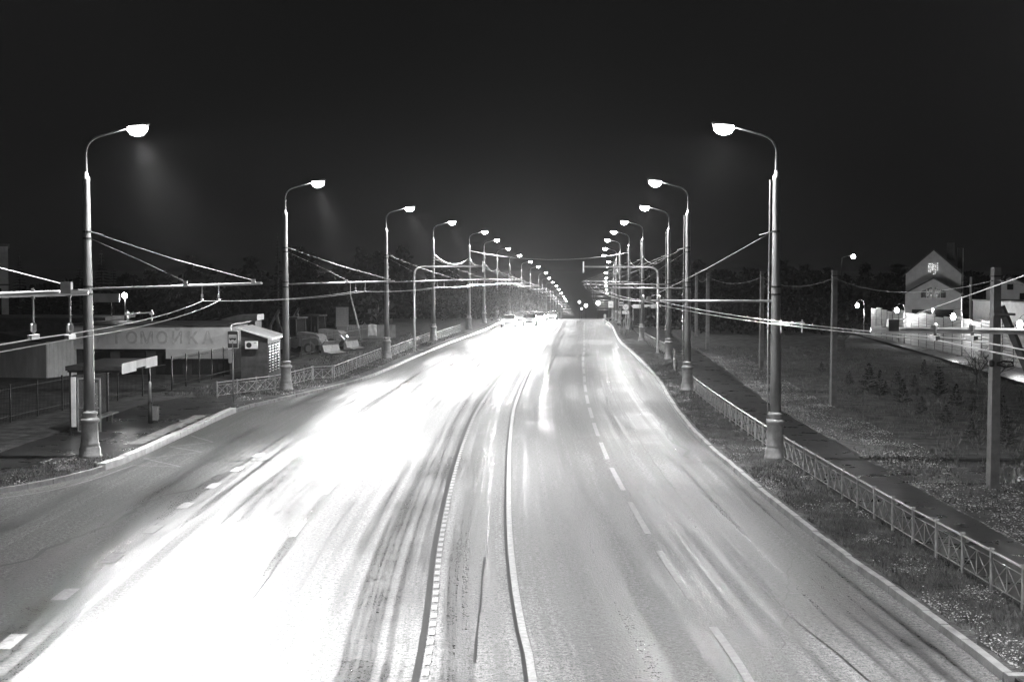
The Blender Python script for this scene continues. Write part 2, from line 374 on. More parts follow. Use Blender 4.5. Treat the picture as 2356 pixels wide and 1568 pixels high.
def dashes(tab, w, pairs, ym=0):
    b = MB()
    for y0, y1 in pairs:
        ys = frange(y0, y1, 1.2)
        for i in range(len(ys) - 1):
            a, c = lerp_tab(tab, ys[i]), lerp_tab(tab, ys[i+1])
            b.add([(a-w, ys[i], gz(ys[i])+.016), (a+w, ys[i], gz(ys[i])+.016), (c+w, ys[i+1], gz(ys[i+1])+.016), (c-w, ys[i+1], gz(ys[i+1])+.016)], [(0,1,2,3)])
    return struct(b.build('lane_marking', M_PAINT))
dashes(CD, .075, [(26.9 - 6.9 + 6.9*k, 31.7 - 6.9 + 6.9*k) for k in range(26)])
dashes(LN, .08, [(20.2 + 6.6*k, 22.4 + 6.6*k) for k in range(24)])
dashes([(y, x + .13) for y, x in CL], .055, [(5 + .62*k, 5.36 + .62*k) for k in range(130)])
dashes(CB, .15, [(23.3 + 3.55*k, 24.3 + 3.55*k) for k in range(8)])
b = MB()
for i in range(3):
    for x in ((2.6, 3.2), (4.4, 4.9), (5.0, 5.5)): pass
def stroke(pts, w, z=.016):
    b = MB()
    for p, q in zip(pts, pts[1:]):
        d = (q - p).normalized(); n = Vector((-d.y, d.x, 0)) * w
        b.add([p - n + Vector((0,0,z)), p + n + Vector((0,0,z)), q + n + Vector((0,0,z)), q - n + Vector((0,0,z))], [(0,1,2,3)])
    return b
b = MB()
zz = [(300,1071),(415,1074),(332,1055),(465,1040),(390,1028),(490,1017),(440,1003)]
for p, q in zip(zz, zz[1:]): 
    s = stroke([G(*p), G(*q)], .045, .016 + .004*(zz.index(p) % 2)); b.add(s.v, s.f)
struct(b.build('zigzag_marking', M_PAINT))
s = stroke([G(*p) for p in ((-260,1185),(-120,1166),(0,1147),(60,1138),(120,1128),(165,1117),(205,1106),(245,1093),(282,1079),(312,1070))], .05)
struct(s.build('edge_line', M_PAINT))
b = MB()
for k, x in enumerate((2.9, 3.3, 4.2, 4.6, 5.1, 5.6, 6.2)): b.add([(x, 108.9, .013), (x+.33, 108.9, .013), (x+.33, 109.9, .013), (x, 109.9, .013)], [(0,1,2,3)])
struct(b.build('stop_marking', M_SEAM))
# ------------------------------------------------------------------ ground cover
def blades(name, n, fn, hmin, hmax, w, m, label, cat):
    b = MB()
    for _ in range(n):
        x, y = fn(); z = gz(y) + VZ - .01; a = random.uniform(0, 6.28); h = random.uniform(hmin, hmax)
        dx, dy = math.cos(a)*w, math.sin(a)*w; lx, ly = random.gauss(0, h*.4), random.gauss(0, h*.4)
        b.add([(x-dx, y-dy, z), (x+dx, y+dy, z), (x+lx, y+ly, z+h)], [(0,1,2)])
    return tag(b.build(name, m), label, cat, kind='stuff')
def clump(fx0, fx1, y0, y1, seeds=300, sp=.25):
    cs = []
    for _ in range(seeds):
        y = y0 + (y1-y0)*random.random()**1.5; cs.append((random.uniform(fx0(y), fx1(y)), y))
    def f():
        x, y = random.choice(cs); x += random.gauss(0, sp); y += random.gauss(0, sp*1.6)
        return min(max(x, fx0(y)), fx1(y)), y
    return f
verge_l = lambda y: kr(y) + .3
verge_r = lambda y: lerp_tab(FN, y) + .15
blades('verge_grass', 26000, clump(verge_l, verge_r, 20, 110, 500), .05, .17, .012, M_BLADE, 'tufty grass growing between right kerb and low railing', 'grass')
blades('field_grass', 26000, clump(lambda y: lerp_tab(PR, y)+.15, lambda y: 30, 28, 120, 900, .5), .06, .22, .02, M_BLADE, 'rough grass of the dark planted field right of the footpath', 'grass')
blades('verge_grass', 14000, clump(lambda y: kl(y)-7, lambda y: kl(y)-1.0, 72, 150, 400, .4), .05, .18, .02, M_BLADE, 'grass strip left of the road behind the kerb lamps', 'grass')
blades('weed_patch', 3500, clump(lambda y: kl(y)-2.4, lambda y: kl(y)-.2, 41, 47.5, 40, .3), .04, .13, .012, M_BLADE, 'weeds around the foot of the lamp by the bus bay', 'grass')
def leaves(name, n, fn, r0, r1, label):
    b = MB()
    for _ in range(n):
        x, y = fn(); z = gz(y) + VZ + random.uniform(.012, .05); r = random.uniform(r0, r1); a = random.uniform(0, 6.28)
        t = [random.uniform(-.4, .4) * r for _ in range(4)]
        b.add([(x+r*math.cos(a+k*1.57), y+r*math.sin(a+k*1.57)*.8, z+t[k]) for k in range(4)], [(0,1,2,3)])
    return tag(b.build(name, M_LEAF), label, 'leaves', kind='stuff')
leaves('fallen_leaves', 8000, clump(verge_l, verge_r, 20, 90, 75, .22), .008, .028, 'pale fallen leaves scattered in the verge grass beside the right kerb')
leaves('fallen_leaves', 14000, clump(lambda y: lerp_tab(PR, y)-.1, lambda y: lerp_tab(PR, y)+2.6, 28, 105, 260, .3), .01, .035, 'pale fallen leaves drifted along the outer edge of the footpath')
leaves('fallen_leaves', 2400, clump(lambda y: kl(y)-2.4, lambda y: kl(y)-.3, 41, 120, 60, .3), .015, .045, 'pale fallen leaves beside the left kerb')

# ------------------------------------------------------------------ street lamps
def arc(p0, p1, p2, n=6):
    p0, p1, p2 = Vector(p0), Vector(p1), Vector(p2)
    return [(1-t)**2*p0 + 2*t*(1-t)*p1 + t*t*p2 for t in [i/n for i in range(n+1)]]
def make_lamp(label, loc, arm, az, wires, stays, slope, light=True, pipe=False, rz=0):
    t = thing('street_lamp', label, 'street lamp', loc, rz, 'street lamps along both kerbs')
    MB().lathe([(.37,-.25),(.38,.05),(.375,.1),(.35,.13),(.345,.3),(.325,.36),(.3,.42),(.315,.45),(.29,.5),(.265,1.12),(.27,1.15),(.315,1.2),(.325,1.26),(.3,1.31),(.235,1.35),(.23,1.42),(.265,1.46),(.265,1.52),(.2,1.56)], 20).build('base', M_CAST, t, True)
    p = MB().lathe([(.185,1.5),(.175,2.6),(.165,4.2),(.15,5.8),(.13,7.6),(.112,9.2),(.12,9.22),(.12,9.32),(.08,9.36),(.05,9.5)], 16).build('pole', M_POLE, t, True)
    for z in (5.45, 5.7, 7.3, 7.52):
        if z != 7.3 or stays > 1: MB().lathe([(.175-.008*z+.08*0+.03,z-.03),(.175-.008*z+.035,z),(.205-.008*z,z+.03)], 12).build('clamp_band', M_DARKM, p)
    a = [Vector((0,0,9.4)), Vector((0,0,10.0))] + arc((0,0,10.1), (.02,0,10.55), (.5,0,10.68), 7) + [Vector((1.4,0,10.93))]
    MB().tube(a, [.05,.04]+[.034]*(len(a)-3)+[.03], 8).build('curved_arm', M_STEEL, t, True)
    h = MB(); h.lathe([(.02,-.42),(.1,-.36),(.16,-.12),(.17,.15),(.13,.36),(.03,.42)], 12, M=Matrix.Translation((1.72,0,11.0)) @ Matrix.Rotation(R(-10),4,'Y') @ Matrix.Scale(.45,4,(0,0,1)) @ Matrix.Rotation(R(90),4,'Y'))
    hd = h.build('lamp_head', M_STEEL, t, True)
    g = MB(); g.lathe([(.04,-.28),(.15,-.22),(.22,-.1),(.23,.02)], 14, M=Matrix.Translation((1.72,0,10.95)) @ Matrix.Scale(1.5,4,(1,0,0)))
    g.build('lens', M_LENS, hd, True)
    if light:
        lamp_light('lamp_bulb', hd, (1.72,0,10.66), LAMP_W, 'SPOT', .16, 168, .3, (.28,0,-1))
        bx, bwt = (7.4 if loc[0] < -13 else 5.2, LANE_FILL_L) if rz == 0 else (5.6 if loc[0] > 10 and loc[1] < 25 else 3.6, LANE_FILL_R)
        lb_ = lamp_light('lamp_beam', hd, (1.75,0,10.66), bwt, 'SPOT', .16, 44, .9, (bx, 0, -10.6)); lb_.scale = (7.5, 1, 1)  # added lane spot; the left row's replaces the light of passing headlights
    # trolley wire bracket
    if arm:
        z0, z1 = az, az + slope * arm
        br = MB(); br.tube([(.1,0,z0),(arm,0,z1)], .042, 8); br.build('bracket_arm', M_STEEL, t, True)
        st = MB(); top = 7.52
        st.tube([(.1,0,top),(.55,0,top-.12)], .018, 6)
        st.tube([(.1,0,top),(arm*.5,0,(top+z1)/2 - .06),(arm-.3,0,z1+.1)], .008, 6)
        st.box(arm-.36, -.05, z1-.02, arm-.22, .05, z1+.14)
        st.build('stay_rod', M_STEEL, t)
        if stays > 1:
            s2 = MB(); s2.tube([(.1,0,7.3),(arm*.3,0,(7.3+z1)/2+.03),(arm*.56,0,z1+.06)], .008, 6); s2.box(arm*.56-.07,-.05,z1-.08,arm*.56+.07,.05,z1+.09)
            s2.build('stay_rod', M_STEEL, t)
        for w in wires:
            hg = MB(); zt = z0 + slope*w
            hg.tube([(w,0,zt+.07),(w,0,WZ+.06)], .016, 6); hg.box(w-.022,-.022,zt-.06,w+.022,.022,zt+.06); hg.box(w-.03,-.16,WZ,w+.03,.16,WZ+.06)
            hg.lathe([(.02,WZ+.08),(.045,WZ+.11),(.045,WZ+.2),(.02,WZ+.23)], 8, (w, 0))
            hg.build('wire_hanger', M_STEEL, t)
    if pipe:
        q = MB(); q.tube([(.27,0,1.0),(.25,0,5),(.2,0,9.2)], .022, 6); q.build('cable_pipe', M_STEEL, t)
    return t
WZ = 5.22
LP = [(-11.6,19.3),(-14.1,47.3),(-11.96,75.1),(-9.13,103.7),(-7.28,131.6),(-4.84,160),(-3.7,188),(-2.24,216),(-.4,244),(1.8,272),(3.85,300),(6.1,328),(7.5,356),(9.3,384),(11.1,412),(12.8,440),(14.4,468),(16.1,496),(17.6,520),(19,545)]
RP = [(10.55,19.0),(8.73,46.9),(9.23,74.6),(11.3,102.2),(12.0,131),(13.2,160),(14.3,188),(15.9,216),(17.5,244),(20.2,272),(21.8,300),(23.3,328),(25.3,356),(27,384),(28.9,412),(31,440),(33,468)]
ordn = ['nearest','first','second','third','fourth','fifth','sixth','seventh','eighth','ninth','tenth','eleventh','twelfth','thirteenth','fourteenth','fifteenth','sixteenth','seventeenth','eighteenth','nineteenth','twentieth']
Llab = {0:'street lamp outside the left edge whose bracket arm reaches into frame', 1:'street lamp on fluted base beside the glass bus shelter', 2:'street lamp in front of the parked backhoe loaders, stays in a fan', 3:'street lamp beside the left goalpost-like sign mast, short of it', 4:'street lamp just past the left overhead sign mast'}
Rlab = {0:'street lamp outside the right edge whose bracket arm reaches into frame', 1:'tall street lamp on grey pedestal dividing the near railing, right kerb', 2:'street lamp where the long right railing ends, pedestal by footpath', 3:'street lamp just nearer than the right overhead sign mast', 4:'street lamp on pedestal in front of the far bus shelter'}
def llab(k, side, d): return d.get(k) or 'distant street lamp, %s along the %s kerb counting from the camera' % (ordn[k], side)
Larm = [(5.85,5.68,(5.1,5.6),2),(5.8,5.62,(3.8,4.35),2),(5.75,5.6,(3.7,4.2),2),(5.2,5.55,(3.7,4.2),2)]
Lprev = None
for i, (x, y) in enumerate(LP):
    z = gz(y) + VZ
    if i < 4:
        a = Larm[i]; Lprev = make_lamp(llab(i, 'left', Llab), (x,y,z), a[0], a[1], a[2], a[3], .03)
    elif i == 4: Lprev = make_lamp(llab(i, 'left', Llab), (x,y,z), 5.0, 5.55, (3.6,4.1), 2, .02)
    else: dup(Lprev, (x,y,z), 0, llab(i, 'left', Llab))
Rarm = [(5.75,5.3,(4.4,4.9),1),(4.47,5.22,(3.85,4.38),1),(4.9,5.38,(4.17,4.6),2),(5.9,5.4,(5.2,5.65),2)]
for i, (x, y) in enumerate(RP):
    z = gz(y) + VZ
    if i < 4:
        a = Rarm[i]; Rprev = make_lamp(llab(i, 'right', Rlab), (x,y,z), a[0], a[1], a[2], a[3], .01, pipe=True, rz=math.pi)
    elif i == 4: Rprev = make_lamp(llab(i, 'right', Rlab), (x,y,z), 5.1, 5.4, (4.3,4.8), 1, .01, pipe=True, rz=math.pi)
    else: dup(Rprev, (x,y,z), math.pi, llab(i, 'right', Rlab))

for o_ in bpy.data.objects:
    if o_.name.startswith('street_lamp') and o_.location.y > 40: o_.rotation_euler[0] = random.gauss(0, .006); o_.rotation_euler[1] = random.gauss(0, .005)
# trolley wires
def wire(name, pts, r, sag, label, cat='wire', m=None, group=None):
    b = MB(); path = []
    for p, q in zip(pts, pts[1:]):
        p, q = Vector(p), Vector(q); n = 8
        for i in range(n): 
            t = i / n; v = p.lerp(q, t); v.z -= sag * 4 * t * (1 - t); path.append(v)
    path.append(Vector(pts[-1])); b.tube(path, r, 5)
    return tag(b.build(name, m or M_WIRE), label, cat, group)
lw, rw = {0:(5.1,5.6),1:(3.8,4.35),2:(3.7,4.2),3:(3.7,4.2)}, {0:(4.4,4.9),1:(3.85,4.38),2:(4.17,4.6),3:(5.2,5.65)}
for j, nm in ((0, 'outer'), (1, 'inner')):
    pts = [(-7.2 + .5*j, -9, WZ+VZ)] + [(x + lw.get(i, (3.6,4.1))[j], y, gz(y)+WZ+VZ) for i, (x, y) in enumerate(LP[:16])]
    wire('contact_wire', pts, .010, .13, 'bright trolley wire over the left lanes, the %s one of its pair' % nm, 'wire', group='trolley wires')
    pts = [(6.8 - .5*j, -9, WZ+VZ-.15)] + [(x - rw.get(i, (4.3,4.8))[j], y, gz(y)+WZ+VZ) for i, (x, y) in enumerate(RP[:16])]
    wire('contact_wire', pts, .010, .12, 'bright trolley wire over the right lanes, the %s one of its pair' % nm, 'wire', group='trolley wires')
for k in range(4, 11):
    (x0, y0), (x1, y1) = LP[k], LP[k+1]
    wire('slung_cable', [(x0+.1, y0, gz(y0)+8.1), (x1, y1, gz(y1)+8.1)], .02, .8, 'sagging cable slung from the %s to the %s lamp of the left row' % (ordn[k], ordn[k+1]), 'cable', M_STEEL, 'slung cables between lamp posts')
for k in range(3, 8):
    (x0, y0), (x1, y1) = RP[k], RP[k+1]
    wire('slung_cable', [(x0+.1, y0, gz(y0)+7.9), (x1, y1, gz(y1)+7.9)], .02, .8, 'sagging cable slung from the %s to the %s lamp of the right row' % (ordn[k], ordn[k+1]), 'cable', M_STEEL, 'slung cables between lamp posts')
wire('crossing_cable', [(LP[5][0], 160, 8.9), (RP[5][0], 160, 8.7)], .022, .9, 'thin cable crossing high above the whole road far ahead', 'cable', M_STEEL)
# section insulator bars on the left wires
def sect(loc, label, rz=0, wide=1.0):
    t = thing('section_insulator', label, 'wire fitting', loc, rz, 'fittings on the trolley wires')
    MB().tube([(-wide/2,0,.16),(wide/2,0,.2)], .018, 6).build('spreader_bar', M_STEEL, t)
    for x in (-wide*.45, wide*.45): b = MB(); b.tube([(x,0,-.02),(x,0,.26)], .014, 6); b.box(x-.05,-.012,.14,x+.05,.012,.2); b.build('clip', M_STEEL, t)
sect((-8.75, 33.4, 5.12), 'spreader bar clipped across left trolley wires before the first lamp', R(8), .62)
sect((6.0, 30.5, 4.98), 'pale connector clamp across right trolley wires near footpath lamp', 0, .5)

# ------------------------------------------------------------------ overhead sign masts
def mast(loc, sgn, arm, z, label, rz=0):
    t = thing('sign_mast', label, 'sign mast', loc)
    b = MB(); b.lathe([(.16,-.1),(.16,.04),(.1,.06),(.1,5.9),(.085,5.95)], 12); b.build('post', M_STEEL, t, True)
    pts = [Vector((0,0,5.9))] + arc((0,0,6.1), (0,0,z), (sgn*.9,0,z), 8) + [Vector((sgn*arm,0,z+.02))]
    MB().tube(pts, [.085]*(len(pts)-1)+[.06], 10).build('curved_arm', M_STEEL, t, True)
    MB().box(sgn*arm-.03,-.5,z-.45,sgn*arm+.03,.5,z+.42).build('sign_plate', M_SIGNW, t)
mast((-7.77,113.3,VZ), 1, 5.45, 6.75, 'pale pole bending over the left lanes, edge-on sign at its tip')
mast((11.36,110.9,VZ), -1, 5.8, 6.7, 'pale pole bending over the right lanes, edge-on sign at its tip')

# ------------------------------------------------------------------ low lattice railing
def railing(pts, label, seg=1.6, h=.8, name='guard_railing'):
    """pts: list of ground points"""
    L = [0]
    for p, q in zip(pts, pts[1:]): L.append(L[-1] + (Vector(q) - Vector(p)).length)
    def at(s):
        for i in range(len(pts)-1):
            if s <= L[i+1] + 1e-6:
                return Vector(pts[i]).lerp(Vector(pts[i+1]), (s - L[i]) / (L[i+1]-L[i]))
        return Vector(pts[-1])
    n = max(1, int(L[-1] / seg)); P = [at(L[-1]*i/n) for i in range(n+1)]
    t = thing(name, label, 'railing', P[0], 0, 'low lattice railings along the kerbs'); o0 = P[0]
    P = [p - o0 for p in P]
    for p in P:
        b = MB(); b.box(p.x-.03, p.y-.03, -.1+p.z, p.x+.03, p.y+.03, h+p.z); b.box(p.x-.04,p.y-.04,h+p.z+.002,p.x+.04,p.y+.04,h+.03+p.z); b.build('post', M_RAIL, t)
    r = MB(); lat = MB(); low = MB()
    for p, q in zip(P, P[1:]):
        U = Vector((0,0,1)); d = (q-p)
        r.tube([p + U*(h-.03), q + U*(h-.03)], .026, 6)
        low.tube([p + U*.12, q + U*.12], .014, 5)
        low.tube([p + U*(h-.17), q + U*(h-.17)], .009, 4)
        m = (p+q)/2; a, c = U*.12, U*(h-.17)
        for u, v in ((p,m),(m,q)):
            lat.tube([u+a, v+c], .012, 4); lat.tube([u+c, v+a], .012, 4)
        lat.tube([m+a, m+c], .012, 4)
    r.build('top_rail', M_RAIL, t); low.build('lower_rail', M_RAIL, t); lat.build('lattice', M_RAIL, t)
    return t
def fpts(a, b, fn=None, off=0): 
    f = fn or (lambda y: lerp_tab(FN, y)); return [(f(y)+off, y, gz(y)+VZ) for y in frange(a, b, 1.6)]
railing(fpts(16, 46.6), 'nearest railing run between right verge and footpath')
railing(fpts(47.3, 74.0), 'lattice railing run between the two big lamp pedestals on the right')
railing(fpts(89, 101.5), 'short railing run before the right sign mast')
railing(fpts(103, 130.5), 'lattice railing run ending at the lamp by far bus shelter')
railing([(-14.6,70.2,VZ),(-12.4,75.4,VZ),(-11.55,82,VZ)], 'railing start by the bus stop sign around the left lamp')
railing([(-11.5,82.1,VZ),(-10.5,82.9,VZ)], 'single gate-like railing panel set across the left verge')
railing([(-10.4,83,VZ),(-9.5,103,VZ)], 'railing run left of the road between panel and third lamp')
railing([(-9.0,104.5,VZ),(-7.6,131,VZ)], 'railing run left of the road passing the sign mast')
railing([(-7.0,132.5,VZ),(-5.5,152,gz(152)+VZ)], 'farthest railing run on the left verge')

# ------------------------------------------------------------------ concrete utility poles and cable
cps = [(13.7,40.3),(14.95,66),(16.3,92.8),(16.1,117),(18.4,142)]
clab = ['square concrete pole with diagonal strut beside near footpath','square concrete pole alone in the grass, second behind strutted one','square concrete pole seen just left of the tall right lamp','square concrete pole seen between the two right-hand lamps','farthest square concrete pole of the row']
pc = None
for i, (x, y) in enumerate(cps):
    if pc is None:
        pc = thing('concrete_pole', clab[0], 'utility pole', (x,y,gz(y)+VZ-.05), R(8), 'concrete poles in the grass')
        b = MB(); b.prism([(-.15,-.15),(.15,-.15),(.15,.15),(-.15,.15)], 2, -.2, .3)
        b = MB(); vs = [(sx*.14, sy*.14, -.2) for sx, sy in ((-1,-1),(1,-1),(1,1),(-1,1))] + [(sx*.105, sy*.105, 6.35) for sx, sy in ((-1,-1),(1,-1),(1,1),(-1,1))]
        b.add(vs, [(3,2,1,0),(4,5,6,7),(0,1,5,4),(1,2,6,5),(2,3,7,6),(3,0,4,7)]); b.build('shaft', M_CONC, pc)
        b = MB(); b.box(-.13,-.13,6.08,.13,.13,6.12); b.box(-.14,-.02,5.95,.3,.02,5.99); b.lathe([(.02,5.99),(.045,6.02),(.04,6.08),(.02,6.1)], 8, (.26,0)); b.build('cable_bracket', M_DARKM, pc)
    else: dup(pc, (x,y,gz(y)+VZ-.05), R(8), clab[i])
st = MB(); st.tube([(13.85,40.3,5.3),(16.15,40.0,-.1)], [.12,.14], 4)
st.box(13.6,40.1,5.05,14.2,40.5,5.12)
bt = st.build('pole_strut', M_CONC, pc); bt.matrix_parent_inverse = Matrix.Identity(4)
bt.data.transform(( Matrix.Translation(pc.location) @ Euler((0,0,R(8))).to_matrix().to_4x4()).inverted())
b = MB(); b.tube([(0,0,0),(.15,-.1,.06),(.4,-.1,.03),(.5,0,-.08),(.3,.05,-.12),(0,0,-.05)], .025, 6); b.lathe([(.03,-.1),(.09,-.06),(.09,.06),(.03,.1)], 10, (-.22,-.1)); q = b.build('coiled_cable', M_DARKM, pc); q.location = (0,-.14,3.65)
wpts = [(15.9,14,5.9)] + [(x, y, gz(y)+6.05) for x, y in cps] + [(19.5,170,5.4)]
wire('service_cable', wpts, .011, .5, 'drooping cable linking the row of concrete poles', 'cable', M_CONC)

# ------------------------------------------------------------------ bus shelter
def shelter(loc, rz, label, ln=5.0, ad=True):
    """local: back at x=0, front at x=1.9, length along y"""
    t = thing('bus_shelter', label, 'bus shelter', loc, rz)
    b = MB()
    b.box(-.15,-.1,2.45,2.0,ln+.1,2.62); b.box(-.1,0,2.38,1.9,ln,2.448); r = b.build('roof', M_DARKM, t)
    MB().box(2.003,-.1,2.32,2.06,ln*.36,2.72).build('fascia_board', M_WHITE, r)
    MB().box(2.003,ln*.36+.002,2.42,2.06,ln*.66,2.72).build('fascia_board', M_BANNER, r)
    MB().box(2.003,ln*.66+.002,2.32,2.06,ln+.1,2.72).build('fascia_board', M_WHITE, r)
    for x, y in ((0,0),(0,ln-.08),(0,ln/2),(1.75,ln-.08)):
        MB().box(x-.04,y,-.1,x+.04,y+.08,2.38).build('post', M_DARKM, t)
    for i in range(2): MB().box(-.01,.12+i*(ln/2),.25,.01,ln/2-.05+i*(ln/2),2.2).build('back_pane', M_SHGL, t)
    f = MB(); 
    for x0, x1, z0, z1 in ((.25,1.15,.1,.16),(.25,1.15,2.1,2.16),(.25,.3,.16,2.1),(1.1,1.15,.16,2.1),(.25,1.15,1.0,1.03)): f.box(x0,.02,z0,x1,.07,z1)
    fr = f.build('end_frame', M_STEEL, t)
    MB().box(.31,.035,.17,1.09,.055,.99).build('end_pane', M_SHGL, fr)
    MB().box(.31,.035,1.04,1.09,.055,2.09).build('end_pane', M_SHGL, fr)
    if ad:
        MB().box(.045,-.06,.3,.22,.0,2.2).build('poster_panel', M_POSTER, t)
        MB().box(.62,.4,.75,.9,.46,1.95).build('timetable_board', M_POSTER, t)
    s = MB(); s.box(.25,.6,.42,.62,ln-.6,.47); 
    for y in (.9, ln-.95): s.box(.38,y,-.02,.46,y+.06,.42)
    s.build('bench', M_STEEL, t)
    return t
shelter((-16.85,54.1,VZ), R(0), 'glass bus shelter with white fascia on the left pavement')
s2 = shelter((13.9,164.5,gz(163)+VZ), R(-90), 'far bus shelter with pale back wall beyond the right lamp pedestal', 3.0, False)
b = MB(); b.box(-.05,.1,.2,-.02,2.9,2.3); b.build('back_wall', M_PANEL, s2)
# litter bin + marker post by the left shelter
t = thing('litter_bin', 'slim grey litter bin on the pavement by the shelter front post', 'bin', (G(357,972,VZ).x, G(357,972,VZ).y, VZ))
b = MB(); b.box(-.13,-.15,.12,.13,.15,.62); b.box(-.15,-.17,.622,.15,.17,.66); b.build('bin_body', M_STEEL, t); b = MB(); b.box(-.1,-.02,-.01,-.07,.02,.12); b.box(.07,-.02,-.01,.1,.02,.12); b.build('foot', M_DARKM, t)
t = thing('marker_post', 'round post with dark lower half at the shelter corner', 'post', (G(346,973,VZ).x, G(346,973,VZ).y, VZ))
MB().lathe([(.09,-.05),(.09,.85)], 12).build('lower_sleeve', M_DARKM, t, True); MB().lathe([(.06,.8),(.06,1.7),(.03,1.73)], 12).build('post', M_STEEL, t, True)

# ------------------------------------------------------------------ signs
def rrect(w, h, r, n=4):
    p = []
    for cx_, cz_, a0 in ((w-r,h-r,0),(-w+r,h-r,90),(-w+r,-h+r,180),(w-r,-h+r,270)):
        for i in range(n+1):
            a = R(a0 + 90*i/n); p.append((cx_ + r*math.cos(a), cz_ + r*math.sin(a)))
    return p
def bus_icon(par, z, s):
    b = MB()
    b.prism([(-.16*s,z-.03*s),(.17*s,z-.03*s),(.17*s,z+.0*s),(.165*s,z+.09*s),(-.15*s,z+.09*s),(-.165*s,z+.0*s)], 1, -.031, -.028)
    for x in (-.1,.1): b.lathe([(.035*s,-.001),(.035*s,.002)], 10, M=Matrix.Translation((x*s,-.031,z-.035*s)) @ Matrix.Rotation(R(90),4,'X'))
    o = b.build('bus_symbol', M_SIGNK, par)
    b = MB()
    for k in range(4): b.box((-.135+k*.075)*s,-.034,z+.03*s,(-.08+k*.075)*s,-.032,z+.075*s)
    b.build('symbol_windows', M_SIGNW, par)
def stop_sign(loc, label, sc=1.0, rz=0):
    t = thing('bus_stop_sign', label, 'sign', loc, rz, 'bus stop signs')
    MB().tube([(0,0,-.1),(0,0,2.9)], .038, 10).build('post', M_STEEL, t, True)
    MB().prism([(x,z+3.0) for x, z in rrect(.27,.42,.03)], 1, -.02, .02).build('sign_border', M_SIGNW, t)
    f = MB().prism([(x,z+3.0) for x, z in rrect(.245,.395,.025)], 1, -.024, -.0205).build('sign_field', M_SIGNB, t)
    MB().prism([(x,z+3.03) for x, z in rrect(.2,.215,.03)], 1, -.0275, -.0245).build('sign_panel', M_SIGNW, t)
    bus_icon(t, 3.03, 1.0)
    return t
p = G(537,925,VZ); sg = stop_sign((p.x,p.y,VZ), 'bus stop sign at the end of left pavement, bus symbol on white', 1.0, R(-6))
b = MB(); b.prism([(x*.5-.14,z*1.0+2.2) for x, z in rrect(.16,.32,.08)], 1, -.015, .015); b.build('route_plate', M_SIGNG, sg)
stop_sign((11.5,150,gz(150)+VZ), 'bus stop sign half hidden behind the round sign, right verge')
t = thing('round_sign', 'round traffic sign with lorry symbol plate under it, right verge', 'sign', (11.4,142.6,VZ))
MB().tube([(0,0,-.1),(0,0,3.1)], .05, 10).build('post', M_STEEL, t, True)
Mx = Matrix.Translation((0,-.06,2.85)) @ Matrix.Rotation(R(90),4,'X')
d = MB().lathe([(.34,-.01),(.34,.01)], 28, M=Mx).build('round_face', M_SIGNG, t)
MB().lathe([(.26,.0),(.26,.004)], 28, M=Mx @ Matrix.Translation((0,0,.012))).build('inner_disc', M_SIGNW, d)
b = MB()
for x, z in ((-.09,.05),(.1,.05),(0,-.1)): b.box(x-.06,-.085,2.85+z-.05,x+.06,-.08,2.85+z+.05)
b.build('symbol', M_SIGNG, d)
pl = MB().box(-.34,-.06,2.18,.34,-.035,2.48).build('plate', M_SIGNW, t)
b = MB(); b.box(-.25,-.067,2.3,-.02,-.062,2.34); b.prism([(.0,2.36),(.06,2.4),(.26,2.3),(.26,2.27),(.1,2.3)], 1, -.067, -.062); b.build('lorry_symbol', M_SIGNK, pl)
t = thing('notice_board', 'square pale board on two legs by the far right verge', 'sign', (13.2,190,gz(190)+VZ))
MB().box(-.33,-.03,2.0,.33,.03,2.85).build('board', M_SIGNW, t); b = MB(); b.box(-.2,-.036,2.33,.2,-.031,2.42); b.build('dark_band', M_SIGNG, t)
for x in (-.25,.25): MB().box(x-.03,-.02,-.1,x+.03,.02,2.0).build('leg', M_STEEL, t)
t = thing('reflector_post', 'stubby white reflector plate glowing at the kerb end, far right', 'post', (11.9,182,gz(182)+VZ))
MB().prism([(x,z+.95) for x, z in rrect(.16,.27,.08)], 1, -.03, .03).build('plate', M_WHITE, t); MB().box(-.03,-.025,-.1,.03,.025,.68).build('post', M_STEEL, t)
for k, (x, y, lb) in enumerate(((12.6,152,'thin marker post left of the far bus shelter'),(13.3,157,'short thick bollard right in front of the far shelter'))):
    o = MB().lathe([(.06+.05*k,-.1),(.06+.05*k,1.5-.5*k),(.02,1.55-.5*k)], 10).build('bollard', M_STEEL if k == 0 else M_DARKM, None, True); o.location = (x,y,VZ+gz(y)); tag(o, lb, 'bollard')

# ------------------------------------------------------------------ left side: fences, garage, car wash, kiosk, machines
def picket(pts, label, h=1.5, seg=2.5, step=.14, m=M_DARKM):
    t = thing('picket_fence', label, 'fence', (pts[0][0],pts[0][1],VZ)); o0 = Vector((pts[0][0],pts[0][1],VZ))
    rail, bars = MB(), MB()
    for p, q in zip(pts, pts[1:]):
        p = Vector((p[0],p[1],VZ))-o0; q = Vector((q[0],q[1],VZ))-o0; L = (q-p).length; n = max(1, round(L/seg))
        for i in range(n):
            a, c = p.lerp(q, i/n), p.lerp(q, (i+1)/n)
            MB().box(a.x-.03,a.y-.03,-.2,a.x+.03,a.y+.03,h+.08).build('post', m, t)
            for z in (.25, h-.12): rail.tube([a+Vector((0,0,z)), c+Vector((0,0,z))], .018, 4)
        k = int(L/step)
        for i in range(k):
            s = p.lerp(q, (i+.5)/k); bars.tube([s+Vector((0,0,.05)), s+Vector((0,0,h))], .009, 3, False)
    rail.build('rail', m, t); bars.build('bars', m, t); return t
picket([(-22,46),(-21,56),(-20.3,64),(-18.2,74.5)], 'dark bar fence behind the bus shelter')
picket([(-18.1,75.5),(-17.2,88),(-15.6,104)], 'dark bar fence in front of the car wash and kiosk', 1.7)
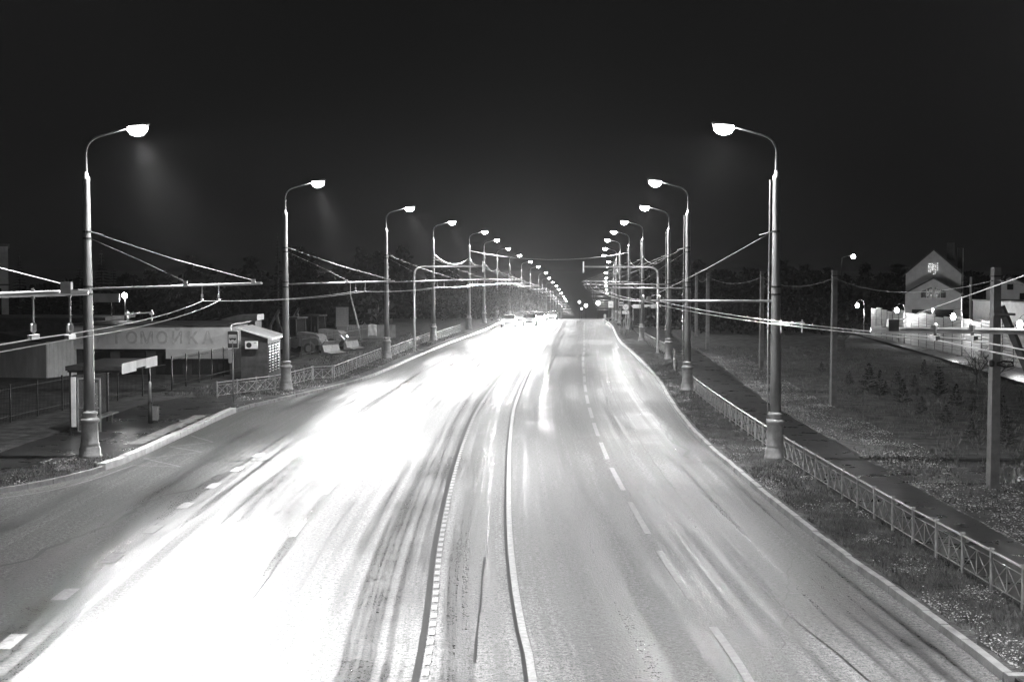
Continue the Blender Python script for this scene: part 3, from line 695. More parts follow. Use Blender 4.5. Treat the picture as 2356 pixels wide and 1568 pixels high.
picket([(-15.5,104.6),(-12.9,127)], 'pale-topped bar fence in front of the backhoe loaders', 1.45, m=mat('fence_bar_grey', .13, .5, .3))
b = MB(); n = 10
for i in range(n):
    for j in range(6):
        pass
bn = MB(); pts = []
for i in range(n+1):
    for j in range(7):
        bn.v.append((i/n*.78, .06*math.sin(i*1.1+j*.8)+.05*math.sin(j*1.9), j/6*.98 + .07*math.sin(i/n*3.1)))
for i in range(n):
    for j in range(6): bn.f.append((i*7+j,(i+1)*7+j,(i+1)*7+j+1,i*7+j+1))
o = bn.build('cloth_banner', M_WHITE, None, True); o.location = (-12.85,126.8,.75); o.rotation_euler = (0,0,R(12)); tag(o, 'crumpled white banner tied to the far end of fence', 'banner')
sm = o.modifiers.new('thick', 'SOLIDIFY'); sm.thickness = .01
# garage
t = thing('garage', 'low corrugated metal garage behind the dark fence at far left', 'garage', (-29.2,84.0,VZ), R(-12))
b = MB()
for i in range(24):
    x = -4.2 + i*.25; b.box(x,0,-.1,x+.25,.02 + (.03 if i%2 else 0),2.15)
b.box(-4.2,.06,-.1,1.8,5,2.15); w = b.build('wall', M_SHEET, t)
b = MB()
for i in range(20): b.box(1.803,.1+i*.24,-.1,1.82+(.025 if i%2 else 0),.1+(i+1)*.24,2.12)
b.build('side_wall', M_LROOF, t)
b = MB(); b.prism([(-4.4,2.16),(2.0,2.16),(-1.2,2.7)], 1, -.2, 5.2); b.build('roof', M_ROOF, t)
for x in (-3.6,-1.9): MB().box(x,-.03,.3,x+.35,-.005,.6).build('vent', M_SIGNK, w)
# car wash
t = thing('car_wash', 'long low building with faded lettered sign band on the left', 'building', (0,0,0))
MB().box(-27,87,-.1,-17.3,93,3.0).build('wall', M_DWALL, t)
bd = MB().box(-27.2,86.7,1.68,-17.15,86.98,3.12).build('sign_band', M_BANNER, t)
MB().box(-21.1,86.55,1.1,-17.25,86.69,1.7).build('hanging_banner', M_BANNER, t)
MB().box(-27.2,86.5,3.125,-17.1,93.2,3.2).build('roof', M_ROOF, t)
def text(body, size, mtl, parent, loc, ext=.006, rot=(R(90),0,0), align='CENTER'):
    cu = bpy.data.curves.new('lettering', 'FONT'); cu.body = body; cu.size = size; cu.extrude = ext; cu.offset = .028; cu.align_x = align
    o = bpy.data.objects.new('lettering_src', cu); C.objects.link(o)
    dg = bpy.context.evaluated_depsgraph_get(); me = bpy.data.meshes.new_from_object(o.evaluated_get(dg))
    bpy.data.objects.remove(o); me.name = 'lettering'; q = bpy.data.objects.new('lettering', me); C.objects.link(q)
    me.materials.clear(); me.materials.append(mtl); q.rotation_euler = rot; q.location = loc; q.parent = parent; return q
for k_, ch_ in enumerate('АВТОМОЙКА'): text(ch_, 1.0, M_LETTER, bd, (-26.0 + k_*.93, 86.69, 2.02)).name = 'letter'
for i in range(4): MB().box(-26.2+i*2.2,86.97,.1,-24.6+i*2.2,86.999,1.5).build('window', M_GLASS, t)
# long shelter roof sheets behind
t = thing('tarpaulin_shed', 'grey lean-to of patched sheets behind the lettered building', 'shed', (G(500,800).x*1.0,98,0))
t.location = (-19.6,98,VZ)
MB().box(.0,0,-.1,1.9,2.5,2.9).build('wall', M_DWALL, t)
b = MB(); b.prism([(-.4,2.95),(-.4,3.05),(.6,3.3),(2.05,3.35),(2.05,2.95)], 1, -.1, 2.6); b.build('roof', M_SHEETD, t)
# kiosk
t = thing('kiosk', 'small dark wooden kiosk with pale sloping roof behind bus stop sign', 'kiosk', (-15.65,82,VZ), 0)
wl_ = MB()
for i in range(11): wl_.box(0,0+(.012 if i%2 else 0),-.1+i*.21,1.55,4.4,-.1+(i+1)*.21)
w = wl_.build('wall', M_DWALL, t)
b = MB(); b.prism([(-.2,3.0),(-.2,3.06),(1.85,2.44),(1.85,2.36)], 1, -.25, 4.7); b.build('roof', M_LROOF, t)
b = MB(); b.prism([(0,2.21),(1.55,2.21),(1.55,2.44),(0,2.92)], 1, .02, 4.38); b.build('gable', M_DWALL, t)
b = MB()
for i in range(4): b.box(1.553,.2+i*1.0,.4,1.57,.75+i*1.0,2.1)
b.build('display_window', M_GLASS, t)
fr = MB()
for i in range(4):
    for k in range(10): fr.box(1.575,.2+i*1.0,.45+k*.165,1.59,.75+i*1.0,.45+k*.165+.06)
fr.build('shelf_strips', M_PANEL, t)
ac = MB().box(.3,-.35,1.85,1.0,-.02,2.27).build('air_conditioner', M_WHITE, t)
MB().lathe([(.155,0),(.155,.012)], 18, M=Matrix.Translation((.53,-.352,2.06)) @ Matrix.Rotation(R(90),4,'X')).build('fan_grille', M_SIGNK, ac)
MB().box(.81,-.362,2.15,.95,-.352,2.23).build('label_plate', M_SIGNG, ac)
# backhoe loaders
def backhoe(loc, rz, label):
    t = thing('backhoe_loader', label, 'backhoe', loc, rz, 'backhoe loaders parked behind the fence')
    b = MB(); b.prism([(-1.2,.6),(1.1,.6),(2.3,.75),(2.4,1.35),(2.1,1.55),(.5,1.7),(-.9,1.3),(-1.3,1.0)], 1, -.5, .5); bd = b.build('body', M_MACH, t)
    b = MB()
    for y in (-.62,.62):
        for x0, x1 in ((-.95,-.85),(.35,.3)): b.tube([(x0,y,1.2),(x1,y*.92,2.72)], .05, 5)
        b.tube([(-.3,y,1.2),(-.32,y*.92,2.72)], .03, 5)
    b.box(-1.05,-.68,2.72,.5,.68,2.84); cb_ = b.build('cab_frame', M_MACHD, t)
    MB().box(-.88,-.56,1.25,.3,.56,2.7).build('cab_glass', M_GLASS, t)
    for x, r, wdt in ((-.75,.75,.42),(1.75,.48,.3)):
        for s in (-1,1):
            Mw = Matrix.Translation((x, s*.85, r)) @ Matrix.Rotation(R(90),4,'X')
            w = MB().lathe([(r*.9,-wdt/2),(r,-wdt/2+.06),(r,wdt/2-.06),(r*.9,wdt/2)], 22, M=Mw).build('wheel', M_TYRE, t)
            MB().lathe([(r*.5,-wdt/2-.01),(r*.52,-wdt/2-.02),(r*.52,wdt/2+.02),(r*.5,wdt/2+.01)], 16, M=Mw).build('rim', M_RIM, w)
    b = MB()
    for s in (-.42,.42): b.tube([(.7,s,1.35),(2.2,s,1.25),(3.0,s,.45)], [.09,.11,.08], 6)
    b.build('loader_arm', M_MACH, t)
    b = MB(); b.prism([(2.95,.12),(3.8,.08),(3.85,.14),(3.25,.28),(3.1,.75),(3.35,1.05),(3.25,1.08),(2.95,.8)], 1, -1.05, 1.05); b.build('bucket', M_MACH, t)
    b = MB(); b.tube([(-1.4,0,1.0),(-2.0,0,2.9),(-1.75,0,3.35)], [.16,.14,.1], 6); b.build('boom', M_MACHD, t)
    b = MB(); b.tube([(-1.8,0,3.3),(-2.6,.05,2.2),(-2.7,.05,1.2)], [.12,.1,.08], 6); b.build('dipper', M_MACH, t)
    b = MB(); b.prism([(-3.0,.6),(-2.5,.55),(-2.35,1.15),(-2.65,1.3)], 1, -.3, .3); b.build('rear_bucket', M_MACHD, t)
    MB().tube([(1.5,.2,1.5),(1.5,.2,2.15)], .035, 6).build('exhaust', M_DARKM, t)
    return t
bh = backhoe((-16.6,110,VZ), R(-28), 'backhoe loader with dark cab, nearer to the lamp, behind bar fence')
dup(bh, (-15.9,116.5,VZ), R(-22), 'backhoe loader standing behind the first one, cab roof higher up')
# dark hatchback nose in front of loaders
# billboard, pale fence, leaning trunk
t = thing('notice_billboard', 'upright grey notice board with rows of faded print behind loaders', 'billboard', (-16.1,130,VZ), R(4))
bd = MB().box(0,-.03,1.35,1.15,.03,3.15).build('board', M_SIGNG, t)
b = MB(); random.seed(3)
for r_ in range(9):
    x = .08
    while x < .95:
        w_ = random.uniform(.08,.3); b.box(x,-.036,1.5+r_*.18,min(x+w_,1.07),-.031,1.55+r_*.18); x += w_+.06
b.build('faded_print', M_LETTER, bd)
for x in (.08,1.0): MB().box(x,-.02,-.1,x+.07,.02,1.35).build('leg', M_STEEL, t)
b = MB()
for i in range(28): b.box(-16.9+i*.2,138+(.0 if i%2 else .02),-.1,-16.9+i*.2+.185,138.04,1.35)
tag(b.build('sheet_fence', M_SHEETD), 'pale corrugated fence panels beyond the notice board', 'fence')
tr = MB(); tr.tube([(-14.3,134,0),(-14.5,134,1.3),(-14.75,134,2.4),(-15.2,134,4.2),(-15.22,134,5.4)], [.11,.1,.08,.06,.03], 7)
tag(tr.build('crooked_tree', mat('birch_bark', .45, .7, var=.5, scale=6), None, True), 'pale crooked bare trunk rising over the fence end', 'tree trunk')
# tall building at the far left edge
t = thing('apartment_building', 'pale tall building cut off by the left edge of the view', 'building', (-37.5,106,0), R(19.8))
MB().box(-9,0,-.1,0,10,8.3).build('wall', M_WALL, t)
MB().box(-9.1,-.25,8.302,.15,10.2,8.5).build('roof', M_ROOF, t); MB().box(-9,-.2,5.4,.1,-.01,5.52).build('ledge', M_ROOF, t)
for x in (-2.2,-4.6): MB().box(x,-.05,3.2,x+1.7,-.005,5.2).build('window', M_GLASS, t)
t = thing('low_building', 'dark flat-roofed building behind the garage at far left', 'building', (0,0,0))
MB().box(-44,97,-.1,-28,104,3.1).build('wall', M_DWALL, t); MB().box(-44.3,96.5,3.102,-27.6,104.2,3.3).build('roof', M_ROOF, t)
for i in range(4): MB().box(-42+i*3.2,96.93,1.0,-40.6+i*3.2,96.99,2.3).build('window', M_GLASS, t)
t = thing('roof_sign', 'small pale sign board mounted above the flat roof left of floodlight', 'sign', (0,0,0))
MB().box(-29.8,98.9,4.3,-27.3,99.0,4.9).build('board', M_SHEET, t)
for x in (-29.3,-27.9): MB().box(x,98.93,3.31,x+.06,98.97,4.3).build('leg', M_DARKM, t)

# small flood and area lamps
def post_lamp(x, y, zl, h0, label, power, r=.16, dx=.0, m=None, cat='lamp'):
    t = thing('area_lamp', label, cat, (x,y,h0))
    MB().lathe([(.07,-.1),(.05,zl-h0)], 8).build('post', M_DARKM, t)
    if dx: MB().tube([(0,0,zl-h0-.05),(dx*.5,0,zl-h0+.25),(dx,0,zl-h0+.3)], .03, 6).build('arm', M_STEEL, t)
    g = MB().lathe([(.02,-r),(r*.7,-r*.7),(r,0),(r*.7,r*.7),(.02,r)], 12, M=Matrix.Translation((dx,-.1,zl-h0+(.15 if dx else r)))).build('globe', m or M_LENS, t, True)
    if power: lamp_light('lamp_bulb', g, (dx,-.1,zl-h0-.02), power, 'POINT', .15)
    return t
post_lamp(-27.2,100,4.55,0,'floodlight on a dark post behind the garage roof, left side', 250, .2)
post_lamp(46.3,200,8.6,0,'tall lamp post standing alone far right, arm to the right', 900, .3, 1.6)
post_lamp(37.6,250,2.9,gz(250),'small far lamp seen under the right trolley bracket', 200, .35)
for x, y, Y, r, lb in ((1020,706,300,.22,'tiny distant lamp left of the road above bushes'),(1095,703,300,.2,'tiny distant lamp between fifth and sixth left posts'),(143,665,240,.2,'tiny far lamp near the left edge'),(1767,672,280,.25,'tiny lamp among the dark trees by the right lamp'),(1333,694.6,620,.7,'far lamp on the horizon where the road vanishes'),(1348,702.7,560,.8,'brighter far lamp just right of the vanishing point'),(1376,697,420,.75,'bright far lamp above the right kerb near horizon'),(1338,710,500,.4,'small far light low at the end of the road')):
    p = PT(x, y, Y); post_lamp(p.x, p.y, p.z-r, gz(Y), lb, 0, r, m=M_DIM)

# ------------------------------------------------------------------ right side: fence, lamps, houses
t = thing('panel_fence', 'long pale ribbed fence lit by arched lamps at right', 'fence', (0,0,0))
P = [(35.4,140),(34.6,123),(33.7,104),(33.3,92),(32.9,78),(32.6,62)]
k = 0
for (x0,y0),(x1,y1) in zip(P, P[1:]):
    n = round(math.hypot(x1-x0,y1-y0)/2.6)
    for i in range(n):
        a = Vector((x0,y0,0)).lerp(Vector((x1,y1,0)), i/n); c = Vector((x0,y0,0)).lerp(Vector((x1,y1,0)), (i+1)/n)
        d = (c-a); L = d.length; ang = math.atan2(d.y,d.x); top = 2.95 + .12*math.sin(k*1.7)
        Mx = Matrix.Translation(a) @ Matrix.Rotation(ang,4,'Z')
        b = MB(); nr = 13
        for j in range(nr):
            z0 = -.1 + j*(top+.1)/nr; z1 = z0 + (top+.1)/nr
            b.prism([(-.03,z0),(-.055,z0+.04),(-.055,z1-.05),(-.03,z1),(.03,z1),(.03,z0)], 0, .04, L-.04, Mx)
        b.build('panel', M_FENCEP, t)
        b = MB(); b.box(-.04,-.07,-.1,.04,.07,top+.03,Mx); b.build('post', M_DARKM, t); k += 1
al = None
for i, (x, y, lb) in enumerate(((35.4,143,'arched lamp farthest up the side road, beyond the fence end'),(34.15,123.7,'arched lamp lighting left half of the ribbed fence'),(33.1,104.5,'arched lamp lighting the middle of the ribbed fence'),(32.4,88.8,'arched lamp at right edge lighting the near fence'))):
    if al is None:
        al = thing('arched_lamp', lb, 'street lamp', (x,y,VZ), 0, 'arched lamps along the side road')
        MB().lathe([(.06,-.1),(.05,.9),(.035,1.0),(.03,3.1)], 10).build('post', M_STEEL, al, True)
        MB().tube([(0,0,3.05)] + arc((0,0,3.1),(0,0,3.6),(-.35,0,3.6),6) + arc((-.35,0,3.6),(-.66,0,3.6),(-.68,0,3.25),5)[1:], .025, 8).build('arch', M_STEEL, al, True)
        g = MB().lathe([(.05,2.8),(.15,2.86),(.19,3.0),(.15,3.15),(.06,3.25)], 14, (-.68,0)).build('globe', M_LENS, al, True)
        lamp_light('lamp_bulb', g, (-.68,0,2.74), YARD_W, 'POINT', .1)
    else: dup(al, (x,y,VZ), 0, lb)
t = thing('white_shed', 'blank bright white shed wall above the ribbed fence at right', 'shed', (35.9,110.8,0), R(-87))
MB().box(0,0,-.1,16,3,4.2).build('wall', M_WHITE, t); MB().box(-.15,-.12,4.203,16.1,3.2,4.3).build('roof', M_SHEET, t)
def gable_house(loc, w, eave, peak, dep, label, rz=0, m=M_GABLE, ov=.35):
    t = thing('gabled_house', label, 'house', loc, rz)
    MB().prism([(-w,-.5),(w,-.5),(w,eave),(0,peak),(-w,eave)], 1, 0, dep).build('wall', m, t)
    s = (peak-eave)/w
    b = MB()
    for sg in (-1,1):
        b.prism([(0,peak+.02),(sg*(w+ov),eave-s*ov+.02),(sg*(w+ov),eave-s*ov+.22),(0,peak+.22)], 1, -ov, dep+ov)
    rf = b.build('roof', M_ROOF, t)
    return t, rf
HX, HYY = 52.1, 176
hs, rf = gable_house((HX,HYY,0), 3.3, 6.3, 9.2, 9, 'tall gabled house with hanging string lights behind ribbed fence', R(-16))
b = MB(); b.box(1.6,2,8.0,2.5,3,10.2); b.build('chimney', M_ROOF, rf); b = MB(); b.box(2.9,4,7.0,3.6,5,9.6); b.build('chimney', M_ROOF, rf)
MB().prism([(-3.3,-.5),(3.25,-.5),(3.25,3.9),(0,5.7),(-3.3,3.9)], 1, -3.2, -.01).build('front_wing', M_GABLE, hs)
b = MB()
for sg in (-1,1): b.prism([(0,5.72),(sg*3.6,3.72),(sg*3.6,3.9),(0,5.92)], 1, -3.5, -.02)
b.build('porch_roof', M_ROOF, hs)
for sg in (-1,1):
    poly = [(sg*.15,3.4),(sg*1.45,3.4),(sg*1.45,4.2),(sg*.15,4.75)]
    w = MB().prism(poly, 1, -3.25, -3.21).build('window', M_GLASS, hs)
    b = MB(); b.box(sg*.8-.03,-3.27,3.4,sg*.8+.03,-3.255,4.45); b.box(min(sg*.1,sg*1.5),-3.28,3.3,max(sg*.1,sg*1.5),-3.255,3.38); b.box(min(sg*.15,sg*1.45),-3.27,4.08,max(sg*.15,sg*1.45),-3.255,4.13); b.build('frame', M_WHITE, w)
for x0, x1 in ((-2.5,-.2),(.2,2.4)): MB().box(x0,-3.24,.6,x1,-3.205,2.0).build('ground_window', M_GLASS, hs)
pp = PT(2145, 713, 158); post_lamp(pp.x, pp.y, pp.z, 0, 'small yard lamp peeping over the fence in front of gabled house', 2600, .13)
MB().box(3.31,-1.2,1.2,3.34,-.6,3.5).build('lit_window', M_DIM, hs)
random.seed(5)
t = thing('string_lights', 'strands of small hanging lights on the upper gable', 'string lights', (HX-.03,HYY-.09,7.2), R(-16))
for k in range(6):
    x = -.55 + k*.2; b = MB(); z = .45 - .1*abs(random.gauss(0,1))
    for j in range(6):
        r = random.uniform(.018,.04); xx = x + random.uniform(-.03,.03); b.lathe([(.005,-r),(r,0),(.005,r)], 6, M=Matrix.Translation((xx,0,z))); z -= random.uniform(.12,.26)
    b.build('light_strand', M_DIM, t)
h2, r2 = gable_house((60.2,172,0), 2.7, 4.6, 5.9, 8, 'smaller gabled house at the right edge with one dark attic window', R(-18))
MB().box(-.35,-.04,4.4,.35,-.005,5.1).build('window', M_GLASS, h2); MB().box(1.1,-.05,2.6,2.6,-.005,4.0).build('window', M_GLASS, h2)
t = thing('thin_mast', 'thin metal mast standing in front of the gabled house, right', 'mast', (47.5,150,0)); MB().tube([(0,0,-.1),(0,0,9.0)], [.07,.04], 8).build('pole', M_STEEL, t)
o = MB().tube([(0,0,-.1),(0,0,6.0)], [.13,.11], 8).build('wooden_pole', M_GABLE); o.location = (43.2,134,0); tag(o, 'pale round pole between gabled house and white shed', 'pole')

# ------------------------------------------------------------------ vegetation
def pine(h, seed):
    random.seed(seed); nb = MB(); tr = MB(); tr.tube([(0,0,-.05),(0,0,h*.55),(random.uniform(-.03,.03),0,h*.97)], [.03,.02,.006], 6)
    z = h*.14
    while z < h*.96:
        rr = (h - z) * random.uniform(.26,.4) + .04; n = random.randint(5,8)
        for k in range(n):
            a = random.uniform(0,6.28); r_ = rr*random.uniform(.6,1.1); L = int(10 + r_*40)
            e = Vector((math.cos(a)*r_, math.sin(a)*r_, r_*.35)); tr.tube([(0,0,z), Vector((0,0,z))+e], [.008,.004], 3, False)
            for i in range(L):
                p = Vector((0,0,z)) + e*random.uniform(.25,1.05); d = (e.normalized() + Vector([random.gauss(0,.55) for _ in range(3)])).normalized()*random.uniform(.06,.13)
                s = d.cross(Vector((random.gauss(0,1),random.gauss(0,1),random.gauss(0,1)))).normalized()*.011
                nb.add([p-s, p+s, p+d], [(0,1,2)])
        z += h*random.uniform(.06,.1)
    for i in range(40):
        p = Vector((0,0,h*.94)); d = Vector((random.gauss(0,.4),random.gauss(0,.4),1)).normalized()*.12; s = Vector((.01,0,0)); nb.add([p-s,p+s,p+d],[(0,1,2)])
    return tr, nb
PV = [pine(1.7, s).__class__ and pine(1.7, s) for s in (11, 12, 13)]
protos = []
pz = [(550,290,180),(640,335,265),(795,410,260),(970,475,190),(1070,520,250),(1225,400,260),(1270,580,330),(1440,670,480),(1590,515,210),(1465,325,160),(1750,600,370),(1660,750,560),(1890,870,680),(1905,640,520),(2170,700,470),(2200,960,650),(2330,560,470),(1590,510,420),(1120,470,380),(1380,420,300)]
relx = ['first on the left of the group','low one beside the first','bushy one left of the bare pole','slim tall one','dense dark one','far one in the middle','open-branched one','spindly one near the middle','tall far one','farthest small one','wide-topped one','broad dark one in front','leaning-topped one before the strutted pole','small one behind the broad dark one','tall one right of strutted pole','lowest nearest one right of strutted pole','half-cut one at right edge','short thick one under the tall far one','squat one beside the slim one','faint one between two rows']
for i, (zx, zb, zt) in enumerate(pz):
    X, Yb, Yt = 1748.6+.2578*zx, 782.3+.2578*zb, 782.3+.2578*zt
    p = G(X, Yb, VZ); h = max(.7, (Yb-Yt)*p.y/FPX)
    lb = 'young pine in the dark field, ' + relx[i]
    if i < 3:
        t = thing('young_pine', lb, 'pine', (p.x,p.y,VZ-.08), 0, 'young pines planted in the field'); tr, nb = PV[i]
        tr.build('trunk', M_BARK, t); nb.build('crown', M_PINE, t); t.scale = (h/1.7,)*3; protos.append(t)
    else: dup(protos[i%3], (p.x,p.y,VZ-.08), random.uniform(0,6.28), lb, (h/1.7*random.uniform(.85,1.3),)*2 + (h/1.7,))
def bare(name, loc, h, spread, seed, label, n0=7, m=M_BARK, trunk=.25):
    random.seed(seed); b = MB()
    def br(p, d, L, r, lev):
        q = p; pts = [p]; rs = [r]
        for i in range(3):
            d = (d + Vector([random.gauss(0,.16) for _ in range(3)])).normalized(); q = q + d*L/3; pts.append(q); rs.append(r*(1-.2*(i+1)))
        b.tube(pts, rs, 4 if lev else 6, False)
        if lev < 4:
            for k in range(random.randint(2,4)):
                t = random.choice((1,2,3)); nd = (d + Vector((random.gauss(0,spread),random.gauss(0,spread),random.gauss(.1,.35)))).normalized(); br(pts[t], nd, L*random.uniform(.5,.75), r*.55, lev+1)
    t = thing(name, label, 'tree' if h > 3 else 'bush', loc)
    T = MB(); T.tube([(0,0,-.1),(0,0,h*trunk)], [h*.022,h*.017], 7); T.build('trunk', m, t)
    for k in range(n0):
        a = 6.28*k/n0 + random.uniform(-.3,.3); br(Vector((0,0,h*trunk*.8)), Vector((math.cos(a)*spread,math.sin(a)*spread,1)).normalized(), h*.42, h*.012, 1)
    b.build('branches', m, t); return t
p = G(2246,885,VZ); bare('bare_bush', (p.x,p.y,VZ), 2.6, .8, 3, 'bare spreading bush in front of the lit side road')
p = G(2296,882,VZ); bare('bare_bush', (p.x,p.y,VZ), 2.2, .8, 4, 'smaller bare bush right of strutted concrete pole')
p = G(1943,800,VZ); bare('bare_tree', (p.x,p.y,VZ), 3.4, .9, 5, 'bare low tree silhouetted left of ribbed fence')
bare('bare_tree', (19.5,104,VZ), 1.6, .25, 6, 'thin bare sapling in the field beside footpath', 3, trunk=.6)
def leafy(b, c, rad, n, size, flat=.8):
    cl_ = [(Vector((random.gauss(0,.5)*rad[0], random.gauss(0,.5)*rad[1], random.gauss(0,.42)*rad[2])), random.uniform(.14,.3)) for _ in range(22)]
    for _ in range(n):
        q, s = random.choice(cl_); p = Vector(c) + q + Vector((random.gauss(0,s*rad[0]), random.gauss(0,s*rad[1]), random.gauss(0,s*rad[2])))
        a = Vector([random.gauss(0,1) for _ in range(3)]).normalized()*size*random.uniform(.5,1.3); d = a.cross(Vector([random.gauss(0,1) for _ in range(3)])).normalized()*size*.6
        b.add([p-a, p+d, p+a, p-d], [(0,1,2,3)])
def tree(loc, h, w, seed, label, name='leafy_tree', n=2600, size=.13, m=M_FOL, low=.25):
    random.seed(seed); t = thing(name, label, 'tree', loc)
    T = MB(); T.tube([(0,0,-.3),(.1,0,h*.4),(0,.1,h*.8)], [h*.025,h*.018,h*.006], 7)
    for k in range(6):
        a = random.uniform(0,6.28); T.tube([(.05,0,h*.3+k*h*.07),(math.cos(a)*w*.5,math.sin(a)*w*.5,h*.5+k*h*.06)], [h*.01,h*.004], 5)
    T.build('trunk', M_BARK, t)
    b = MB(); leafy(b, (0,0,h*(low+1)/2), (w*.5,w*.5,h*(1-low)*.5), n, size); b.build('crown', m, t); return t
random.seed(20)
for k, (px, Y, h, w, lb) in enumerate(((1135,205,6.0,5,'lit shrubby tree left of the road between fifth and sixth lamp posts'),(1165,228,6.5,5.5,'lit shrubby tree behind the seventh left lamp post'),(1195,252,6.5,5,'lit shrubby tree fading in glare left of the road'),(1110,235,5.0,5,'dim tree at the left of the lit shrubs'),(1225,290,7,6,'farthest roadside tree in the glare on the left'),(1070,215,4,6,'low dark thicket behind the fifth left lamp'),(1010,200,4.2,7,'low dark thicket behind the fourth left lamp'))):
    tree(((px-CX)/FPX*Y - 1.2, Y, gz(Y)+VZ), h, w, 30+k, lb, n=3200, size=.16)
def conifer(loc, h, w, seed, label):
    random.seed(seed); t = thing('spruce', label, 'tree', loc); MB().tube([(0,0,-.3),(0,0,h*.95)], [h*.02,.03], 6).build('trunk', M_BARK, t)
    b = MB(); z = h*.08
    while z < h:
        r_ = (h-z)/h*w*.5 + .1
        for k in range(11):
            a = random.uniform(0,6.28); e = Vector((math.cos(a),math.sin(a),-.25))*r_*random.uniform(.7,1.1)
            s = Vector((-math.sin(a),math.cos(a),0))*r_*.3; 
            for j in range(4):
                q = Vector((0,0,z+random.uniform(-.1,.1)*h*.04)); u = random.uniform(.2,.5)
                b.add([q+e*u, q+e*.6+s*random.uniform(.3,1), q+e*random.uniform(.9,1.1), q+e*.6-s*random.uniform(.3,1)], [(0,1,2,3)])
        z += h*.035
    b.build('crown', M_PINE, t)
for k, (px, ty, Y, w, lb) in enumerate(((47,580,150,4,'pointed dark spruce beside the pale building at far left'),(185,600,140,4.5,'spruce silhouette just left of the first lamp pole'),(235,575,150,6,'tall broad spruce silhouette right of first lamp pole'),(262,610,145,5,'lower spruce beside the tall broad one'),(287,640,140,2.2,'slim columnar spruce above the floodlight'),(640,535,170,2.4,'tall narrow dark tree just left of the second lamp pole'))):
    z = HC + (HY-ty)*Y/FPX; conifer(((px-CX)/FPX*Y, Y, 0), z, w, 50+k, lb)
def wood(name, x0, x1, y0, y1, h, n, label, seed, size=.5):
    random.seed(seed); b = MB(); cs = []
    for _ in range(int(abs(x1-x0)/4)+14):
        cs.append((random.uniform(x0,x1), random.uniform(y0,y1), random.uniform(.55,1.1)*h, random.uniform(2.2,4.5)))
    for _ in range(n):
        x, y, hh, r_ = random.choice(cs); z = random.random()**.7*hh; rr = r_*(1-.55*(z/hh)**2)
        p = Vector((x+random.gauss(0,.5)*rr, y+random.gauss(0,.5)*rr, gz(y)+z)); a = Vector([random.gauss(0,1) for _ in range(3)]).normalized()*size*random.uniform(.5,1.3); d = a.cross(Vector((random.gauss(0,1),random.gauss(0,1),random.gauss(0,1)))).normalized()*size*.6
        b.add([p-a,p+d,p+a,p-d],[(0,1,2,3)])
    return tag(b.build(name, M_FOL), label, 'woods', kind='stuff')
wood('distant_wood', -95, -18, 165, 210, 6.5, 26000, 'dark belt of trees behind the yards left of the road', 70)
wood('distant_wood', 22, 110, 195, 250, 7.5, 26000, 'dark belt of trees behind the field and houses on the right', 71)
wood('distant_wood', 17, 34, 150, 185, 3.6, 9000, 'dark scrub beyond the field behind the far bus shelter', 72, .25)
wood('distant_wood', 30, 120, 330, 420, 16, 16000, 'distant trees right of the vanishing road', 73, .8)
wood('distant_wood', -90, -5, 330, 420, 17, 16000, 'distant trees left of the vanishing road', 74, .8)

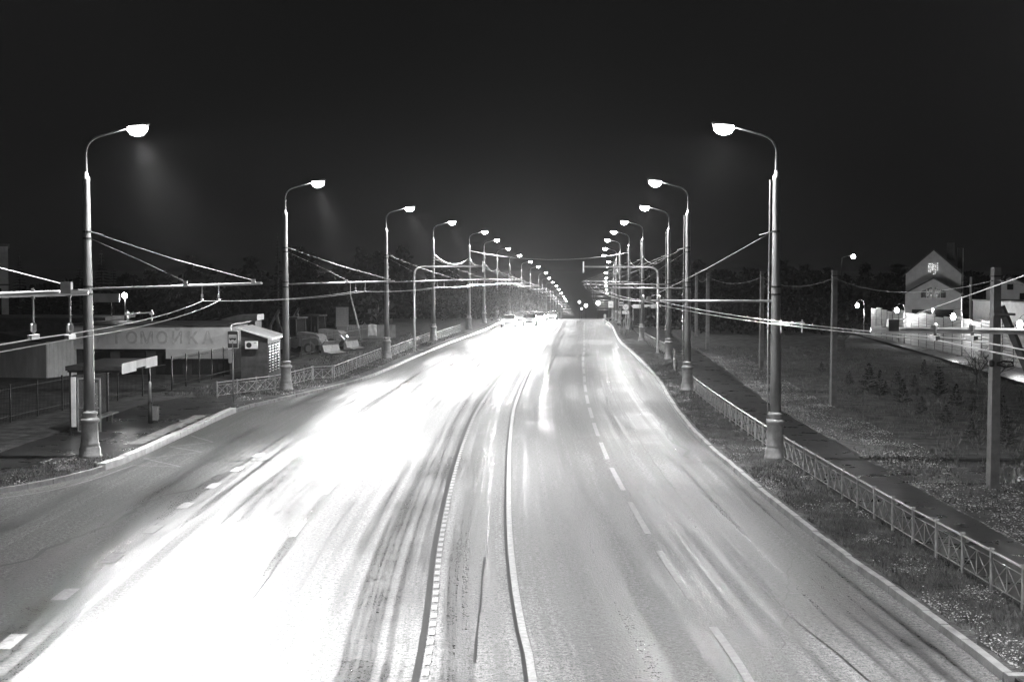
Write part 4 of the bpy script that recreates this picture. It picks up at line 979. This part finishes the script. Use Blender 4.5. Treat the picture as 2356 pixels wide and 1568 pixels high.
# ------------------------------------------------------------------ oncoming cars, added at rest so their headlights make the far glare
def car(loc, rz, label, m):
    t = thing('car', label, 'car', loc, rz, 'oncoming cars with headlights on')   # front looks along local -y
    b = MB(); prof = [(-2.2,.35),(-2.25,.6),(-2.1,.8),(-1.2,.98),(1.6,1.02),(2.15,.95),(2.25,.6),(2.2,.35)]
    b.prism(prof, 0, -.86, .86); bd = b.build('body', m, t)
    c = MB(); v = [(-.8,-1.25,.99),(.8,-1.25,.99),(.8,1.75,1.03),(-.8,1.75,1.03),(-.6,-.45,1.45),(.6,-.45,1.45),(.6,1.1,1.45),(-.6,1.1,1.45)]
    c.add(v, [(0,1,5,4),(1,2,6,5),(2,3,7,6),(3,0,4,7),(4,5,6,7)]); c.build('windows', M_GLASS, t)
    MB().box(-.62,-.4,1.452,.62,1.05,1.49).build('roof', m, t)
    for y in (-1.4,1.4):
        for s in (-1,1):
            Mw = Matrix.Translation((s*.78,y,.32)) @ Matrix.Rotation(R(90),4,'Y'); w = MB().lathe([(.28,-.11),(.32,-.08),(.32,.08),(.28,.11)], 16, M=Mw).build('wheel', M_TYRE, t); MB().lathe([(.19,-.115),(.19,.115)], 12, M=Mw).build('rim', M_RIM, w)
    for s in (-1,1):
        h = MB().lathe([(.12,0),(.12,.03)], 12, M=Matrix.Translation((s*.62,-2.22,.68)) @ Matrix.Rotation(R(90),4,'X')).build('headlight', M_HEAD, t)
        lamp_light('headlight_bulb', h, (s*.62,-2.3,.68), HEAD_W, 'SPOT', .08, 22, .6, (0,-1,-.004))
    MB().box(-.4,-2.262,.45,.4,-2.252,.6).build('grille', M_SIGNK, t)
    return t
cars = [(171,.30,0),(178,.62,1),(192,.34,2),(199,.66,0),(214,.28,1),(222,.60,2),(238,.34,0),(246,.68,1),(262,.4,2)]
cm = [M_CARP, M_CARM, M_CARD]; cn = ['pale','grey','dark']; cp_ = [None]*3
for i, (y, f, k) in enumerate(cars):
    x0, x1 = kl(y), lerp_tab(CL, y); x = x0 + (x1-x0)*f
    d = (kl(y-20)-kl(y+5))/-25; rz = -math.atan(d)
    lb = '%s car added for its glaring headlights, %s in the queue of oncoming traffic' % (cn[k], ordn[i+1])
    if cp_[k] is None: cp_[k] = car((x,y,gz(y)), rz, lb, cm[k])
    else: dup(cp_[k], (x,y,gz(y)), rz, lb)

# ------------------------------------------------------------------ haze
hm = bpy.data.materials.new('haze'); hm.use_nodes = True; nt = hm.node_tree; nt.nodes.clear()
vo = nt.nodes.new('ShaderNodeVolumePrincipled'); out = nt.nodes.new('ShaderNodeOutputMaterial'); nt.links.new(vo.outputs[0], out.inputs['Volume'])
vo.inputs['Color'].default_value = (.9,.9,.9,1); vo.inputs['Density'].default_value = HAZE; vo.inputs['Anisotropy'].default_value = .75
if HAZE:
    b = MB(); b.box(-2600,-70,-96,2600,3300,13.5); hz = b.build('haze', hm); hz['kind'] = 'stuff'; hz['label'] = 'thin wet night haze over the whole road'; hz['category'] = 'haze'
